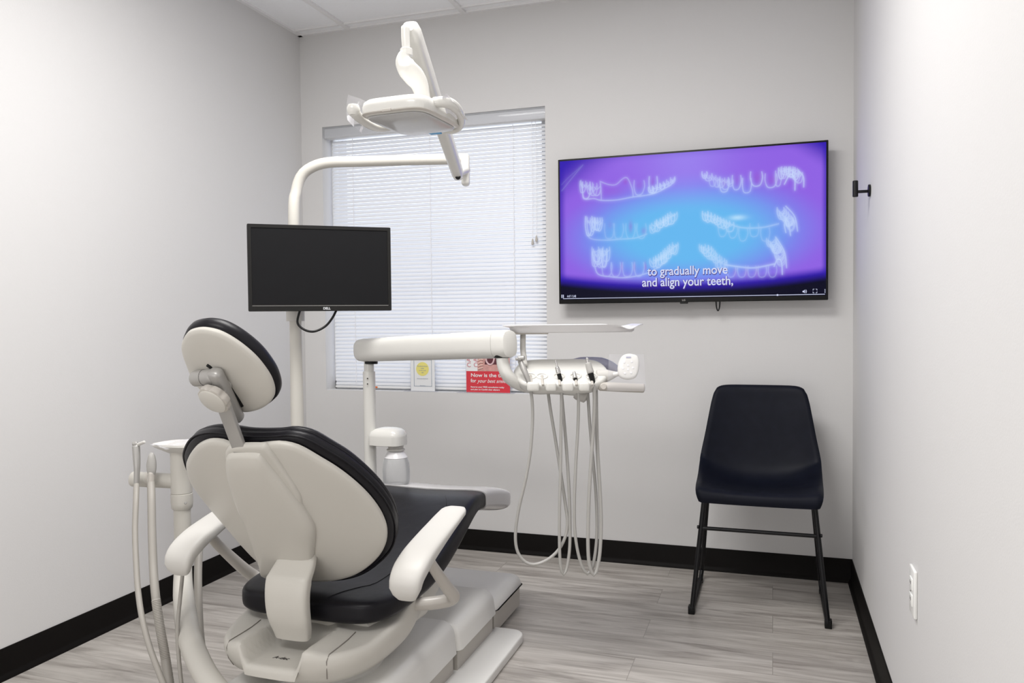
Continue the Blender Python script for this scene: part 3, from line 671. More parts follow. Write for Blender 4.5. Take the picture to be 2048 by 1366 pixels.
# seat pan below
pan = [(1.90, .357, .30, .17), (1.96, .357, .27, .20), (2.2, .358, .26, .21), (2.36, .39, .30, .19), (2.5, .44, .37, .15), (2.58, .47, .43, .10)]
loft([[np.array([CX + a, y, (zt + zb) / 2 + b]) for a, b in sell(hw, (zt - zb) / 2 + .004, 5, 48)] for y, zt, zb, hw in pan], 'seat_pan', 'cream', dc)
# rear yoke bowl ---------------------------------------------------
yc, hx, hy = 1.985, .238, .298
th_ = np.linspace(0, 2 * np.pi, 160, endpoint=False)
def sup(t, a, b, e): c, s = math.cos(t), math.sin(t); return np.array([a * np.sign(c) * abs(c) ** (2 / e), b * np.sign(s) * abs(s) ** (2 / e)])
def smst(a, b, x): t = min(1, max(0, (x - a) / (b - a))); return t * t * (3 - 2 * t)
def topz(x, y):
    rx = abs(x); side = smst(.095, .155, rx)
    z = .346 + .012 * smst(1.95, 2.05, y) - .014 * side * (1 - smst(1.8, 1.95, y)) + .085 * side * smst(1.98, 2.2, y)
    notch = (1 - smst(.074, .094, rx)) * (1 - smst(1.86, 1.90, y))
    return z - .050 * notch - 0.0 * rx
rings = []
for s_, zlow in ((.55, .222), (.70, .228), (.84, .244), (.94, .268), (.985, .291)):
    rings.append([np.array([CX + sup(t, hx, hy, 2.8)[0] * s_, yc + sup(t, hx, hy, 2.8)[1] * s_, zlow + 0.045 * smst(1.98, 2.25, yc + sup(t, hx, hy, 2.8)[1]) * s_]) for t in th_])
for s_, dz in ((1.0, -.026), (.998, -.012), (.985, -.004), (.965, 0), (.93, 0), (.89, 0), (.85, 0), (.8, 0), (.75, 0), (.7, 0), (.64, 0), (.58, 0), (.5, 0), (.4, 0), (.25, 0), (.03, 0)):
    row = []
    for t in th_:
        p = sup(t, hx, hy, 2.8) * s_; x_, y_ = p[0], yc + p[1]; row.append(np.array([CX + x_, y_, topz(x_, y_) + dz]))
    rings.append(row)
yoke = loft(rings, 'rear_yoke', 'cream', dc, True, 55)
for sg in (-1, 1):
    xs__ = sg * .150; yr = hy * (1 - (abs(xs__) / hx) ** 2.8) ** (1 / 2.8)
    seam = [(CX + xs__, yc - yr * f_, topz(xs__, yc - yr * f_) + .0012) for f_ in (.45, .6, .75, .88, .955)]
    seam += [(CX + xs__, yc - yr - .0006, .330 - .010), (CX + xs__ * .985, yc - yr * .985 - .0006, .291), (CX + xs__ * .94, yc - yr * .94 - .0006, .268)]
    tube('seam_line', seam, .0013, 'seamsoft', yoke, seg=6, smooth=False)
text('logo', 'A-dec', 0.019, 'logoprint' if False else 'seam', yoke, (CX - .028, 1.745, topz(0, 1.745) + .0008), X, Y, shear=.3)
# pedestal, turntable
lathe('turntable', (CX, 1.96, .12), [(.12, 0), (.17, .002), (.18, .02), (.18, .06), (.165, .075), (.165, .098), (.05, .10)], 'whitem', dc, seg=60)
# base covers and plates -------------------------------------------
M['basewhite'] = mat('base_white_plastic', (0.74, 0.73, 0.70), 0.35)
def cover(name, y0, y1, zt, x1=-.970, rb=.045):
    x0 = -1.425
    prof = []
    for t in np.linspace(0, np.pi / 2, 8): prof.append((x1 - rb + rb * math.cos(t), zt - rb + rb * math.sin(t)))
    for t in np.linspace(np.pi / 2, np.pi, 8): prof.append((x0 + rb + rb * math.cos(t), zt - rb + rb * math.sin(t)))
    prof = [(x1 + .006, .100)] + prof + [(x0 - .006, .100)]
    r_ = .018; rings = []
    zc_ = (zt + .1) / 2
    for y_, s_ in ((y0, r_), (y0 + r_ * .3, r_ * .35), (y0 + r_, 0), (y1 - r_, 0), (y1 - r_ * .3, r_ * .35), (y1, r_)):
        rings.append([np.array([CX + (a - CX) * (1 - s_ / .25), y_, (.1 + (b - .1) * (1 - s_ / max(.04, zt - .1)))]) for a, b in prof])
    c = loft(rings, name, 'basewhite', dc, True, 40)
    blocks('lower_body', [(x0 + .012, x1 - .010, y0 + .01, y1 - .01, .012, .102)], 'beige', c)
    return c
cover('base_cover', 1.70, 2.350, .205, -.972)
cover('base_cover', 2.352, 2.712, .188, -.966)
cover('base_cover', 2.714, 3.045, .140, -.968, .04)
def rplate(name, x0, x1, y0, y1, z0, z1, rad, m, parent):
    pts = []
    for cx_, cy_, a0 in ((x1 - rad, y1 - rad, 0), (x0 + rad, y1 - rad, 90), (x0 + rad, y0 + rad, 180), (x1 - rad, y0 + rad, 270)):
        for t in np.linspace(R(a0), R(a0 + 90), 8): pts.append((cx_ + rad * math.cos(t), cy_ + rad * math.sin(t)))
    return prism(name, pts, (0, 0, z0), X, Y, Z, z1 - z0, m, parent, bev=.006)
rplate('base_plate', 2 * CX + .860, -.860, 1.75, 2.745, 0, .032, .05, 'basewhite', dc)
# armrests -----------------------------------------------------------
def arm(sg):
    ax_ = CX + sg * .345
    path = cat_open([(1.782, .482), (1.772, .505), (1.786, .534), (1.84, .562), (1.93, .588), (2.03, .612), (2.115, .630)], 30)
    hw_ = np.interp(np.linspace(0, 1, 30), [0, .06, .2, .5, .8, .95, 1], [.026, .041, .046, .044, .041, .038, .026])
    th_a = np.interp(np.linspace(0, 1, 30), [0, .1, .35, .7, .95, 1], [.012, .022, .022, .014, .012, .006])
    rings = []
    Tn = np.gradient(path, axis=0)
    for i in range(30):
        ty, tz = Tn[i] / np.linalg.norm(Tn[i]); nn = np.array([0, -tz, ty])
        rings.append([np.array([ax_, path[i][0], path[i][1]]) + X * a + nn * b for a, b in sell(hw_[i], th_a[i], 3.2, 40)])
    A = loft(rings, 'armrest', 'whitem', dc, True, 60)
    x_ = ax_
    tube('arm_support', [(x_, 1.90, .555), (x_, 1.94, .512), (x_, 2.04, .420), (x_ - sg * .003, 2.09, .378), (x_ - sg * .03, 2.10, .360), (x_ - sg * .09, 2.08, .352), (x_ - sg * .16, 2.06, .352)], [.014, .015, .0165, .018, .019, .019, .018], 'greybeige', A, seg=20, n=50)
M['greybeige'] = mat('warm_grey_plastic', (0.52, 0.49, 0.45), 0.32)
arm(1); arm(-1)

# ------------------------------------------------------------------ DELIVERY UNIT (tall post, arm, instrument head)
du = root('delivery_unit', P(738, 960, 3.06) * [1, 1, 0], 'white swing arm and instrument head on a slim post beside the chair', 'dental delivery unit')
pB = P(739, 1000, 3.06); pT = P(738, 740, 3.06)
px_, py_ = pT[0], pT[1]
cyl('post', (px_, py_, .04), (px_, py_, pT[2] - .005), .0235, 'white', du, seg=28)
cyl('post_neck', (px_, py_, pT[2] - .01), (px_, py_, pT[2] + .035), .019, 'white', du)
for v in (757, 768): 
    q = P(735 + (768 - v) * 0, v, 3.034); cyl('set_screw', q, q + unit(CAM - q) * .002, .003, 'seam', du, seg=12, bev=.0003)
rplate('post_foot', px_ - .06, px_ + .06, py_ - .06, py_ + .06, .033, .05, .03, 'whitem', du)
aL = P(733, 700, 3.06); aR = P(1012, 688, 2.58)
ad = unit(aR - aL); aside = unit(np.cross(ad, Z)); aup = np.cross(aside, ad); L = np.linalg.norm(aR - aL)
rings = []
for t, hw_, hh in ((-.045, .018, .022), (-.042, .030, .036), (-.03, .036, .042), (0, .038, .045), (.3, .038, .0455), (L - .12, .038, .046), (L - .035, .038, .046)):
    rings.append([aL + ad * t + aside * a + aup * b for a, b in sell(hw_, hh, 3, 48)])
loft(rings, 'swing_arm', 'white', du)
rings = []
for t, hw_, hh in ((L - .034, .037, .045), (L - .033, .0385, .0465), (L + .005, .0385, .0465), (L + .018, .034, .042), (L + .022, .024, .03)):
    rings.append([aL + ad * t + aside * a + aup * b for a, b in sell(hw_, hh, 3, 48)])
loft(rings, 'arm_end_cap', 'white', du)
cyl('arm_bearing', P(742, 728, 3.06), P(742, 720, 3.06), .026, 'black', du)
el = [P(1003, 700, 2.58), P(1006, 728, 2.58), P(1016, 752, 2.58), P(1038, 768, 2.6), P(1070, 776, 2.62), P(1110, 779, 2.62), P(1150, 782, 2.62)]
tube('elbow_tube', el, [.019, .0205, .021, .0205, .018, .016, .016], 'white', du, seg=24, n=50)
lathe('elbow_knob', P(1160, 790, 2.63) + np.array([0, 0, 0]), [(.004, -.02), (.016, -.018), (.020, -.008), (.020, .02), (.010, .026)], 'whitem', du, axis=(.9, .2, -.35))
cyl('arm_bearing', P(1004, 706, 2.585), P(1004, 716, 2.585), .026, 'black', du)
# instrument head: sloping pill-shaped body
HW = unit(P(1220, 745, 2.6) - P(1030, 745, 2.6)); HW = unit(HW * [1, 1, 0]); HF = unit(np.cross(Z, HW))       # HF points away
hc = P(1120, 744, 2.60)
ht = R(30); hup = HF * math.cos(ht) + Z * math.sin(ht); hn = np.cross(HW, hup)          # hn ~ down/back through the body
if hn[2] > 0: hn = -hn
def hd(u, v, off=0.0): return PP(u, v, hc + hn * off, hn)
o_px = [(1028, 746), (1031, 732), (1045, 721), (1075, 717), (1120, 716), (1165, 716), (1195, 720), (1212, 732), (1217, 745), (1208, 758), (1190, 766), (1150, 771), (1110, 770), (1070, 770), (1044, 764)]
ho = onpl(o_px, hc, HW, hup, hn)
head = pad('instrument_head', ho, hc, HW, hup, hn, [(.02, 0, 0), (.6, 0, 0), (.9, 0, 0), (1, .006, .001), (1, .001, .006), (1, 0, .012), (1, .004, .032), (1, .016, .045), (.6, 0, .05), (.02, 0, .05)], 'white', du)
# holder blocks along the front lip with gaps between them
slots = [1061, 1084, 1118, 1151, 1183]
edges = [(1066, 1080), (1088, 1114), (1122, 1147), (1155, 1179)]
for (ua, ub) in [(1055, 1077), (1092, 1111), (1125, 1145), (1158, 1177)]:
    a_, b_ = hd(ua, 768, -.002), hd(ub, 768, -.002)
    c_ = (a_ + b_) / 2 - HF * .004 - Z * .008; wd = np.linalg.norm(b_ - a_)
    box('holder_lip', c_, (wd + .004, .034, .030), 'white', head, .007, rot=basis(HW, HF, Z))
for u in slots:
    c_ = hd(u, 752, -.001)
    t_ = np.linspace(0, 2 * np.pi, 33)
    tube('holder_cradle', [c_ + HW * .017 * math.cos(t) + hup * .015 * math.sin(t) for t in t_], .0028, 'white', head, seg=8, smooth=False, ends=False)
    a_ = hd(u, 765, .0); tube('holder_notch', [hd(u, 752, -.0005), hd(u + 1, 762, -.0005), hd(u + 2, 770, -.0005)], .0045, 'seam' if False else 'greybeige', head, seg=10, n=8)
# pod behind the head, right end boss, touchpad and handle
pc0 = [P(1120, 732, 2.70), P(1165, 727, 2.72), P(1210, 730, 2.72), P(1236, 740, 2.68)]
tube('head_shroud', pc0, [.012, .030, .030, .012], 'shroud', du, seg=24) if False else None
M['shroud'] = mat('lavender_grey_plastic', (0.36, 0.36, 0.47), 0.4)
tube('head_shroud', pc0, [.010, .022, .024, .012], 'shroud', du, seg=24)
ends_ = [P(1196, 752, 2.6), P(1216, 751, 2.6), P(1234, 748, 2.6)]
tube('end_boss', ends_, [.022, .020, .008], 'whitem', du, seg=20)
tcn = P(1256, 733, 2.58); tn = unit(CAM - tcn + np.array([0, 0, .55])); tl = unit(np.cross(Z, tn)); tu = np.cross(tn, tl)
if tl.dot(HW) < 0: tl = -tl
tp = [( .022, .040), (.034, .030), (.036, .0), (.026, -.034), (0, -.044), (-.026, -.036), (-.034, -.012), (-.030, .016), (-.018, .036), (0, .043)]
tpad = pad('touchpad', tp, tcn, tl, tu, tn, [(.02, 0, -.010), (.9, 0, -.010), (1, .002, -.006), (1, 0, 0), (1, .002, .005), (1, .007, .007), (.5, 0, .008), (.02, 0, .008)], 'white', du)
for (bx_, by_) in ((-.012, .012), (.012, .014), (0, .002), (-.016, -.008), (.0, -.012), (.016, -.006), (-.01, -.024), (.01, -.022)):
    lathe('button', tcn + tl * bx_ + tu * by_ + tn * .0075, [(.001, .0015), (.0035, .0013), (.004, 0)], 'tray', tpad, axis=tn, seg=16)
box('display', tcn + tl * .002 + tu * .029 + tn * .008, (.016, .005, .001), 'shroud', tpad, rot=basis(tl, tu, tn))
tube('touchpad_stalk', [P(1216, 750, 2.6), P(1235, 748, 2.59), P(1250, 742, 2.585)], .008, 'white', du)
hA, hB = P(1200, 773, 2.57), P(1286, 776, 2.57)
tube('handle', [hA, (hA + hB) / 2, hB], [.014, .0155, .0155], 'greybeige', du, seg=22)
cyl('handle_button', P(1207, 773, 2.553), P(1207, 773, 2.56), .010, 'greybeige', du)
# tray holder post
tube('tray_post', [P(1050, 730, 2.62), P(1046, 700, 2.64), P(1046, 668, 2.66)], .0095, 'whitem', du)
cA = P(1050, 664, 2.60); box('tray_support', P(1045, 666, 2.67) + HW * .02, (.13, .10, .008), 'beige', du, .003, rot=basis(HW, HF, Z))
# brackets, bottle cap housing
bc = P(780, 872, 3.04)
pr = cat_closed([(-.075, -.03), (-.05, -.045), (0, -.05), (.045, -.042), (.062, -.01), (.062, .02), (.045, .045), (0, .052), (-.05, .045), (-.075, .03)], 60)
bh = loft([[bc + np.array([a * s_, b * s_, h]) for a, b in pr] for s_, h in ((.9, -.034), (1, -.032), (1.0, 0), (.985, .006), (.9, .018), (.7, .028), (.4, .033), (.03, .034))], 'bottle_housing', 'white', du, True, 40)
cyl('bottle_fitting', bc + [.012, 0, -.034], bc + [.012, 0, -.05], .020, 'beigebrass', du) if False else None
M['brass'] = mat('tan_fitting', (0.42, 0.36, 0.27), 0.4)
cyl('bottle_fitting', bc + np.array([.018, 0, -.052]), bc + np.array([.018, 0, -.030]), .017, 'brass', du, seg=8)
bb = bc + np.array([.024, 0, -.227])
wb = lathe('water_bottle', bb, [(.03, .04), (.046, .043), (.052, .055), (.0525, .10), (.050, .125), (.044, .145), (.030, .168), (.026, .175), (.026, .192), (.024, .196)], 'bottle')
tag(wb, 'frosted water bottle hanging under the white housing on the post', 'bottle')
lathe('bottle_collar', bb, [(.0265, .172), (.034, .173), (.035, .178), (.0275, .181), (.030, .186), (.030, .192), (.022, .195)], 'whitem', wb)
lathe('bottle_shoulder', bb, [(.0437, .146), (.0446, .147), (.032, .167), (.027, .172)], 'tray', wb)

# tray on its support -------------------------------------------------
tz0 = P(1150, 664, 2.72)[2]
tcen = P(1142, 664, 2.72)
def tray_ring(hx_, hy_, z_, e=7, scal=0):
    out = []
    for t in np.linspace(0, 2 * np.pi, 96, endpoint=False):
        c, s = math.cos(t), math.sin(t); a = 1.06 * hx_ * np.sign(c) * abs(c) ** (2 / e); b = hy_ * np.sign(s) * abs(s) ** (2 / e)
        zz = z_
        if scal and a > 0: zz = z_ - scal * math.exp(-((a - .185) / .03) ** 2) * (math.exp(-((abs(b) - hy_) / .02) ** 2))
        out.append(tcen * [1, 1, 0] + HW * a + HF * b + Z * zz)
    return out
tr = loft([tray_ring(.165, .095, tz0, 5), tray_ring(.19, .118, tz0, 5), tray_ring(.196, .124, tz0 + .004, 5), tray_ring(.200, .130, tz0 + .018, 5, .008), tray_ring(.222, .137, tz0 + .0235, 6, .016), tray_ring(.222, .138, tz0 + .026, 6, .016),
           tray_ring(.199, .129, tz0 + .0205, 5, .008), tray_ring(.193, .122, tz0 + .006, 5), tray_ring(.187, .115, tz0 + .003, 5), tray_ring(.02, .02, tz0 + .003, 5)], 'instrument_tray', 'tray', None, True, 40)
tag(tr, 'white rimmed plastic tray above the instrument head', 'tray')

# handpieces in the holders --------------------------------------------
def hose(name, px, d0, d1, r, m, parent):
    n_ = len(px); pts = [P(u, v, d0 + (d1 - d0) * (i / (n_ - 1))) for i, (u, v) in enumerate(px)]
    return tube(name, pts, r, m, parent, seg=12, n=90)
G = 'handpieces with hoses on the instrument head'
# 1 air/water syringe (leftmost)
r1 = root('air_water_syringe', hd(1061, 752), 'grey syringe with side button, leftmost handpiece on the instrument head', 'handpiece', G)
tube('syringe_body', [P(1040, 722, 2.57), P(1046, 735, 2.56), P(1053, 752, 2.55), P(1060, 772, 2.55)], [.008, .010, .008, .0065], 'greymetal', r1, seg=18)
tube('syringe_head', [P(1037, 717, 2.57), P(1048, 716, 2.565)], .0085, 'greymetal', r1, seg=16, n=6)
tube('syringe_button', [P(1040, 719, 2.56), P(1033, 718, 2.55)], .005, 'greymetal', r1, seg=12, n=6)
hose('hose', [(1060, 770), (1064, 800), (1065, 840), (1061, 900), (1051, 960), (1038, 1015), (1031, 1065), (1034, 1100), (1048, 1122), (1068, 1129), (1094, 1120), (1116, 1101), (1130, 1075), (1135, 1045), (1131, 1010), (1122, 950), (1111, 880), (1101, 820), (1095, 775)], 2.55, 2.62, .0052, 'hosegrey', r1)
# 2 drill coupler
r2 = root('dental_handpiece', hd(1118, 752), 'slim chrome-tipped handpiece, third holder on the instrument head', 'handpiece', G)
tube('tip', [P(1111, 721, 2.56), P(1115, 737, 2.56)], [.0022, .0042], 'chrome', r2, seg=12, n=8)
tube('body', [P(1114, 735, 2.56), P(1117, 746, 2.56)], [.0068, .0085], 'chrome', r2, seg=18, n=8)
tube('collar', [P(1117, 746, 2.56), P(1120, 756, 2.56), P(1122, 770, 2.56)], [.007, .007, .0065], 'black', r2, seg=16, n=8)
hose('hose', [(1122, 768), (1123, 800), (1122, 860), (1121, 940), (1119, 1020), (1119, 1090), (1121, 1130), (1126, 1149), (1133, 1138), (1139, 1100), (1140, 1050), (1138, 980), (1133, 900), (1127, 830), (1122, 776)], 2.56, 2.61, .0052, 'hosegrey', r2)
r3 = root('handpiece_coupler', hd(1151, 752), 'short metal coupler sunk in the fourth holder of instrument head', 'handpiece', G)
tube('body', [P(1148, 744, 2.57), P(1150, 756, 2.56)], [.0045, .008], 'greymetal', r3, seg=16, n=8)
tube('collar', [P(1150, 756, 2.56), P(1154, 770, 2.56)], [.007, .0065], 'black', r3, seg=16, n=8)
hose('hose', [(1155, 768), (1157, 800), (1156, 850), (1152, 920), (1149, 990), (1149, 1050), (1154, 1095), (1163, 1130), (1174, 1147), (1183, 1140), (1190, 1110), (1194, 1060), (1192, 990), (1185, 910), (1179, 840), (1175, 776)], 2.56, 2.62, .0052, 'hosegrey', r3)
r4 = root('suction_handpiece', hd(1183, 752), 'thick white and chrome handpiece, rightmost holder on instrument head', 'handpiece', G)
tube('tip', [P(1174, 716, 2.56), P(1176, 730, 2.56)], [.0045, .006], 'chrome', r4, seg=14, n=8)
tube('body', [P(1176, 727, 2.56), P(1181, 745, 2.555)], [.0098, .0115], 'hosegrey', r4, seg=20, n=10)
tube('collar', [P(1181, 746, 2.555), P(1184, 756, 2.555), P(1188, 770, 2.555)], [.010, .0085, .0065], 'black', r4, seg=16, n=8)
hose('hose', [(1188, 768), (1189, 810), (1186, 870), (1181, 940), (1177, 1020), (1176, 1090), (1179, 1130), (1187, 1150), (1194, 1138), (1200, 1100), (1202, 1040), (1199, 970), (1194, 880), (1192, 776)], 2.555, 2.60, .0060, 'hosegrey', r4)
for o_ in (r1, r2, r3, r4): pass

# ------------------------------------------------------------------ DENTAL LIGHT
dl = root('dental_light', P(591, 860, 2.95) * [1, 1, 0], 'white overhead dental lamp on a tall curved post behind the monitor', 'dental lamp')
lp = P(591, 640, 2.95); lx_, ly_ = lp[0], lp[1]
endp = P(932, 328, 2.84)
pts = [(lx_, ly_, .03), (lx_, ly_, 1.0), (lx_, ly_, 1.55), np.array(P(592, 385, 2.95)), P(603, 352, 2.95), P(625, 334, 2.945), P(658, 325, 2.94), P(720, 323, 2.92), P(820, 320, 2.88), P(930, 317.5, 2.84)]
tube('post', pts, [.0255, .0255, .0250, .0242, .0225, .021, .0205, .020, .0195, .0195], 'cream', dl, seg=28, n=120)
rplate('post_foot', lx_ - .07, lx_ + .07, ly_ - .07, ly_ + .07, 0, .03, .03, 'whitem', dl)
vt, vb = P(931, 308, 2.82), P(931, 372, 2.82)
ed = unit(np.cross(vb - vt, ray(931, 340)))
box('post_end_block', (vt + vb) / 2, (.030, .045, np.linalg.norm(vt - vb)), 'white', dl, .012, rot=basis(*[unit(q) for q in (HW, HF, Z)]))
A0 = P(916, 348, 2.72); A1 = P(822, 62, 1.98)
adir = unit(A1 - A0); asd = unit(np.cross(adir, Z)); aup = np.cross(asd, adir); LA = np.linalg.norm(A1 - A0)
rings = []
for t, a_, b_ in ((-.012, .010, .014), (-.004, .017, .022), (.02, .019, .025), (LA * .4, .021, .027), (LA * .75, .023, .030), (LA - .02, .023, .028), (LA + .008, .020, .022), (LA + .018, .010, .012)):
    rings.append([A0 + adir * t + asd * a + aup * b for a, b in sell(a_, b_, 3.2, 40)])
larm = loft(rings, 'lamp_arm', 'white', dl)
cyl('arm_socket', P(916, 354, 2.685), P(916, 354, 2.70), .009, 'black', larm)
tube('arm_pivot', [P(918, 345, 2.74), P(932, 340, 2.82)], .016, 'white', dl, n=8)
# drop from arm end to head
tube('swivel_post', [P(811, 55, 1.95), P(811, 75, 1.95), P(813, 108, 1.95)], [.011, .0105, .010], 'white', dl, seg=20, n=12)
lathe('swivel_collar', P(813, 112, 1.95), [(.010, 0), (.0155, .001), (.0155, .016), (.014, .0175), (.010, .018)], 'white', dl)
# hanger: broad curved bracket
hg = [(P(810, 106, 1.94), .012, .006), (P(808, 112, 1.94), .022, .009), (P(808, 122, 1.94), .025, .011), (P(815, 138, 1.94), .026, .013), (P(829, 154, 1.95), .022, .013), (P(840, 172, 1.96), .019, .012), (P(847, 205, 1.97), .019, .012)]
pc = cat_open([h[0] for h in hg], 24); hw_ = np.interp(np.linspace(0, 1, 24), np.linspace(0, 1, len(hg)), [h[1] for h in hg]); hh_ = np.interp(np.linspace(0, 1, 24), np.linspace(0, 1, len(hg)), [h[2] for h in hg])
Tn = np.gradient(pc, axis=0); rings = []
for i in range(24):
    t_ = unit(Tn[i]); f_ = unit(np.cross(t_, unit(ray(830, 150)))); s__ = np.cross(f_, t_)
    rings.append([pc[i] + f_ * a + s__ * b for a, b in sell(hw_[i], hh_[i], 2.6, 36)])
loft(rings, 'lamp_hanger', 'white', dl)
# lamp head: rounded square housing, lens facing down
hz = P(800, 225, 1.80)[2]
hh0 = P(812, 232, 1.90)
hx_, hy_ = X, Y
hd_c = np.array([hh0[0] + .018, hh0[1] - .004, hz + .0])
yaw_ = R(3); rollv = unit(X * math.cos(yaw_) - Y * math.sin(yaw_)); YV = unit(Y * math.cos(yaw_) + X * math.sin(yaw_))
def hring(a_, b_, z_, e=5.5, dx=0, dy=0): return [hd_c + rollv * (a + dx) + YV * (b + dy) + Z * z_ for a, b in sell(a_, b_, e, 72)]
lh = loft([hring(.076, .098, -.002), hring(.082, .105, -.001), hring(.086, .110, .004), hring(.087, .111, .018), hring(.085, .108, .029), hring(.078, .100, .036), hring(.055, .075, .040), hring(.02, .02, .042)], 'lamp_housing', 'white', dl, True, 40)
loft([hring(.084, .108, .006), hring(.0875, .1115, .004), hring(.0875, .1115, .002), hring(.082, .106, -.001)], 'lamp_bezel', 'greybeige', lh, False)
loft([hring(.077, .100, -.003), hring(.075, .098, -.006), hring(.058, .078, -.009), hring(.02, .03, -.010)], 'lamp_lens', 'lens', lh)
loft([hring(.074, .096, -.0025), hring(.03, .04, -.0025)], 'reflector', 'chrome', lh)
sphere_c = hd_c + Z * -.004
lathe('bulb', sphere_c, [(.001, -.006), (.012, -.005), (.018, -.001), (.018, .003)], 'tray', lh)
box('latch', hd_c + YV * -.1115 + rollv * -.005 + Z * .003, (.022, .004, .006), 'greybeige', lh, .001, rot=basis(rollv, YV, Z))
# handles
tube('handle', [P(708, 222, 1.84), P(716, 233, 1.86), P(735, 248, 1.90), P(757, 256, 1.95), P(785, 254, 1.99)], [.0135, .010, .0095, .0095, .009], 'white', lh, seg=20)
lathe('handle_knob', P(707, 221, 1.84) + np.array([0, 0, -.013]), [(.002, 0), (.010, .002), (.0145, .009), (.0155, .017), (.012, .026), (.002, .029)], 'white', lh)
tube('handle', [P(868, 205, 1.82), P(885, 204, 1.82), P(902, 208, 1.84), P(917, 222, 1.88), P(923, 240, 1.93), P(915, 256, 1.97), P(895, 260, 1.98), P(878, 252, 1.98)], [.012, .013, .0125, .010, .0095, .010, .010, .008], 'white', lh, seg=20, n=60)
box('blue_tab', P(870, 266, 1.98), (.03, .02, .004), 'bluefilm', lh, .0015)
sA = [P(696, 232, 1.83), P(693, 190, 1.85), P(738, 204, 1.95), P(716, 262, 1.98)]
tag(sheet('plastic_sleeve', [P(695, 240, 1.86), P(697, 189, 1.86), P(750, 208, 1.91), P(722, 266, 1.91)], 'sleeve', amp=.005, seed=3, curl=.004), 'clear plastic sleeve over the left handle of the dental lamp', 'plastic cover')
tag(sheet('plastic_sleeve', [P(884, 196, 1.80), P(900, 197, 1.80), P(936, 242, 1.90), P(900, 250, 1.92)], 'sleeve', amp=.008, seed=5, curl=.012), 'clear plastic sleeve over the right handle of the dental lamp', 'plastic cover')
tag(sheet('plastic_sleeve', [P(1218, 708, 2.545), P(1288, 708, 2.545), P(1292, 782, 2.55), P(1214, 782, 2.55)], 'sleeve', amp=.008, seed=9, curl=-.008), 'clear plastic sleeve around the touchpad of the instrument head', 'plastic cover')

# ------------------------------------------------------------------ MONITOR
mA = np.array([-1.741, 2.345, 0]); mB = np.array([-1.341, 2.653, 0]); mx_ = unit(mB - mA); my_ = np.cross(Z, mx_); mw = np.linalg.norm(mB - mA)
mc = (mA + mB) / 2 + Z * 1.364; mh = .307
mo = root('computer_monitor', mc, 'black computer monitor, screen off, in front of lamp post', 'monitor')
rb_ = basis(mx_, my_, Z)
box('casing', mc + my_ * .022, (mw, .040, mh), 'black', mo, .004, rot=rb_)
b0 = .014; bz = .022
for nm, cx_, cz_, sx_, sz_ in (('bezel', 0, mh / 2 - b0 / 2, mw, b0), ('bezel', 0, -mh / 2 + bz / 2, mw, bz), ('bezel', -mw / 2 + b0 / 2, 0, b0, mh), ('bezel', mw / 2 - b0 / 2, 0, b0, mh)): pass
def rectring(w_, h_, off, dz=0): return [mc + mx_ * a + Z * (b + dz) + my_ * off for a, b in ((-w_ / 2, -h_ / 2), (w_ / 2, -h_ / 2), (w_ / 2, h_ / 2), (-w_ / 2, h_ / 2))]
iw, ih, idz = mw - .026, mh - .036, .005
loft([rectring(mw - .003, mh - .003, .004), rectring(mw - .001, mh - .001, 0), rectring(iw, ih, 0, idz), rectring(iw - .002, ih - .002, .003, idz)], 'bezel', 'blackbezel', mo, False) if False else None
M['bezel'] = mat('matte_bezel', (0.010, 0.0095, 0.009), 0.45, spec=0.25)
loft([rectring(mw - .002, mh - .002, .004), rectring(mw - .003, mh - .003, -.001), rectring(iw, ih, -.001, idz), rectring(iw - .003, ih - .003, .003, idz)], 'bezel', 'bezel', mo, False)
box('screen', mc + my_ * .002 + Z * idz, (iw - .001, .002, ih - .001), 'screenoff', mo, rot=rb_)
box('bezel_trim', mc + my_ * -.001 + Z * (-mh / 2 + .0195), (iw, .0012, .0012), 'greymetal', mo, rot=rb_)
text('logo', 'DELL', .0115, 'logoprint', mo, mc + mx_ * .016 + my_ * -.0015 + Z * (-mh / 2 + .0055), mx_, Z, bold=.0004, align='CENTER')
box('mount_plate', mc + my_ * .06 + mx_ * -.04, (.12, .04, .12), 'black', mo, .005, rot=rb_)
tube('cable', [mc + my_ * .03 + mx_ * (-.075) + Z * -.148, P(595, 645, 2.86), P(608, 659, 2.86), P(628, 663, 2.86), P(650, 653, 2.88), P(664, 637, 2.89), mc + my_ * .03 + mx_ * .055 + Z * -.148], .0042, 'black', mo, seg=10, n=50)
slv = cyl('pole_sleeve', (lx_, ly_, 1.175), (lx_, ly_, 1.33), .0335, 'whitem', mo)
tube('mount_arm', [(lx_, ly_, 1.30), (lx_, ly_, 1.30) + (mc * [1, 1, 0] + my_ * .06 + mx_ * -.06 - np.array([lx_, ly_, 0])) * .5, (mc * [1, 1, 0] + my_ * .06 + mx_ * -.06) + Z * 1.33], .018, 'black', mo, n=12)

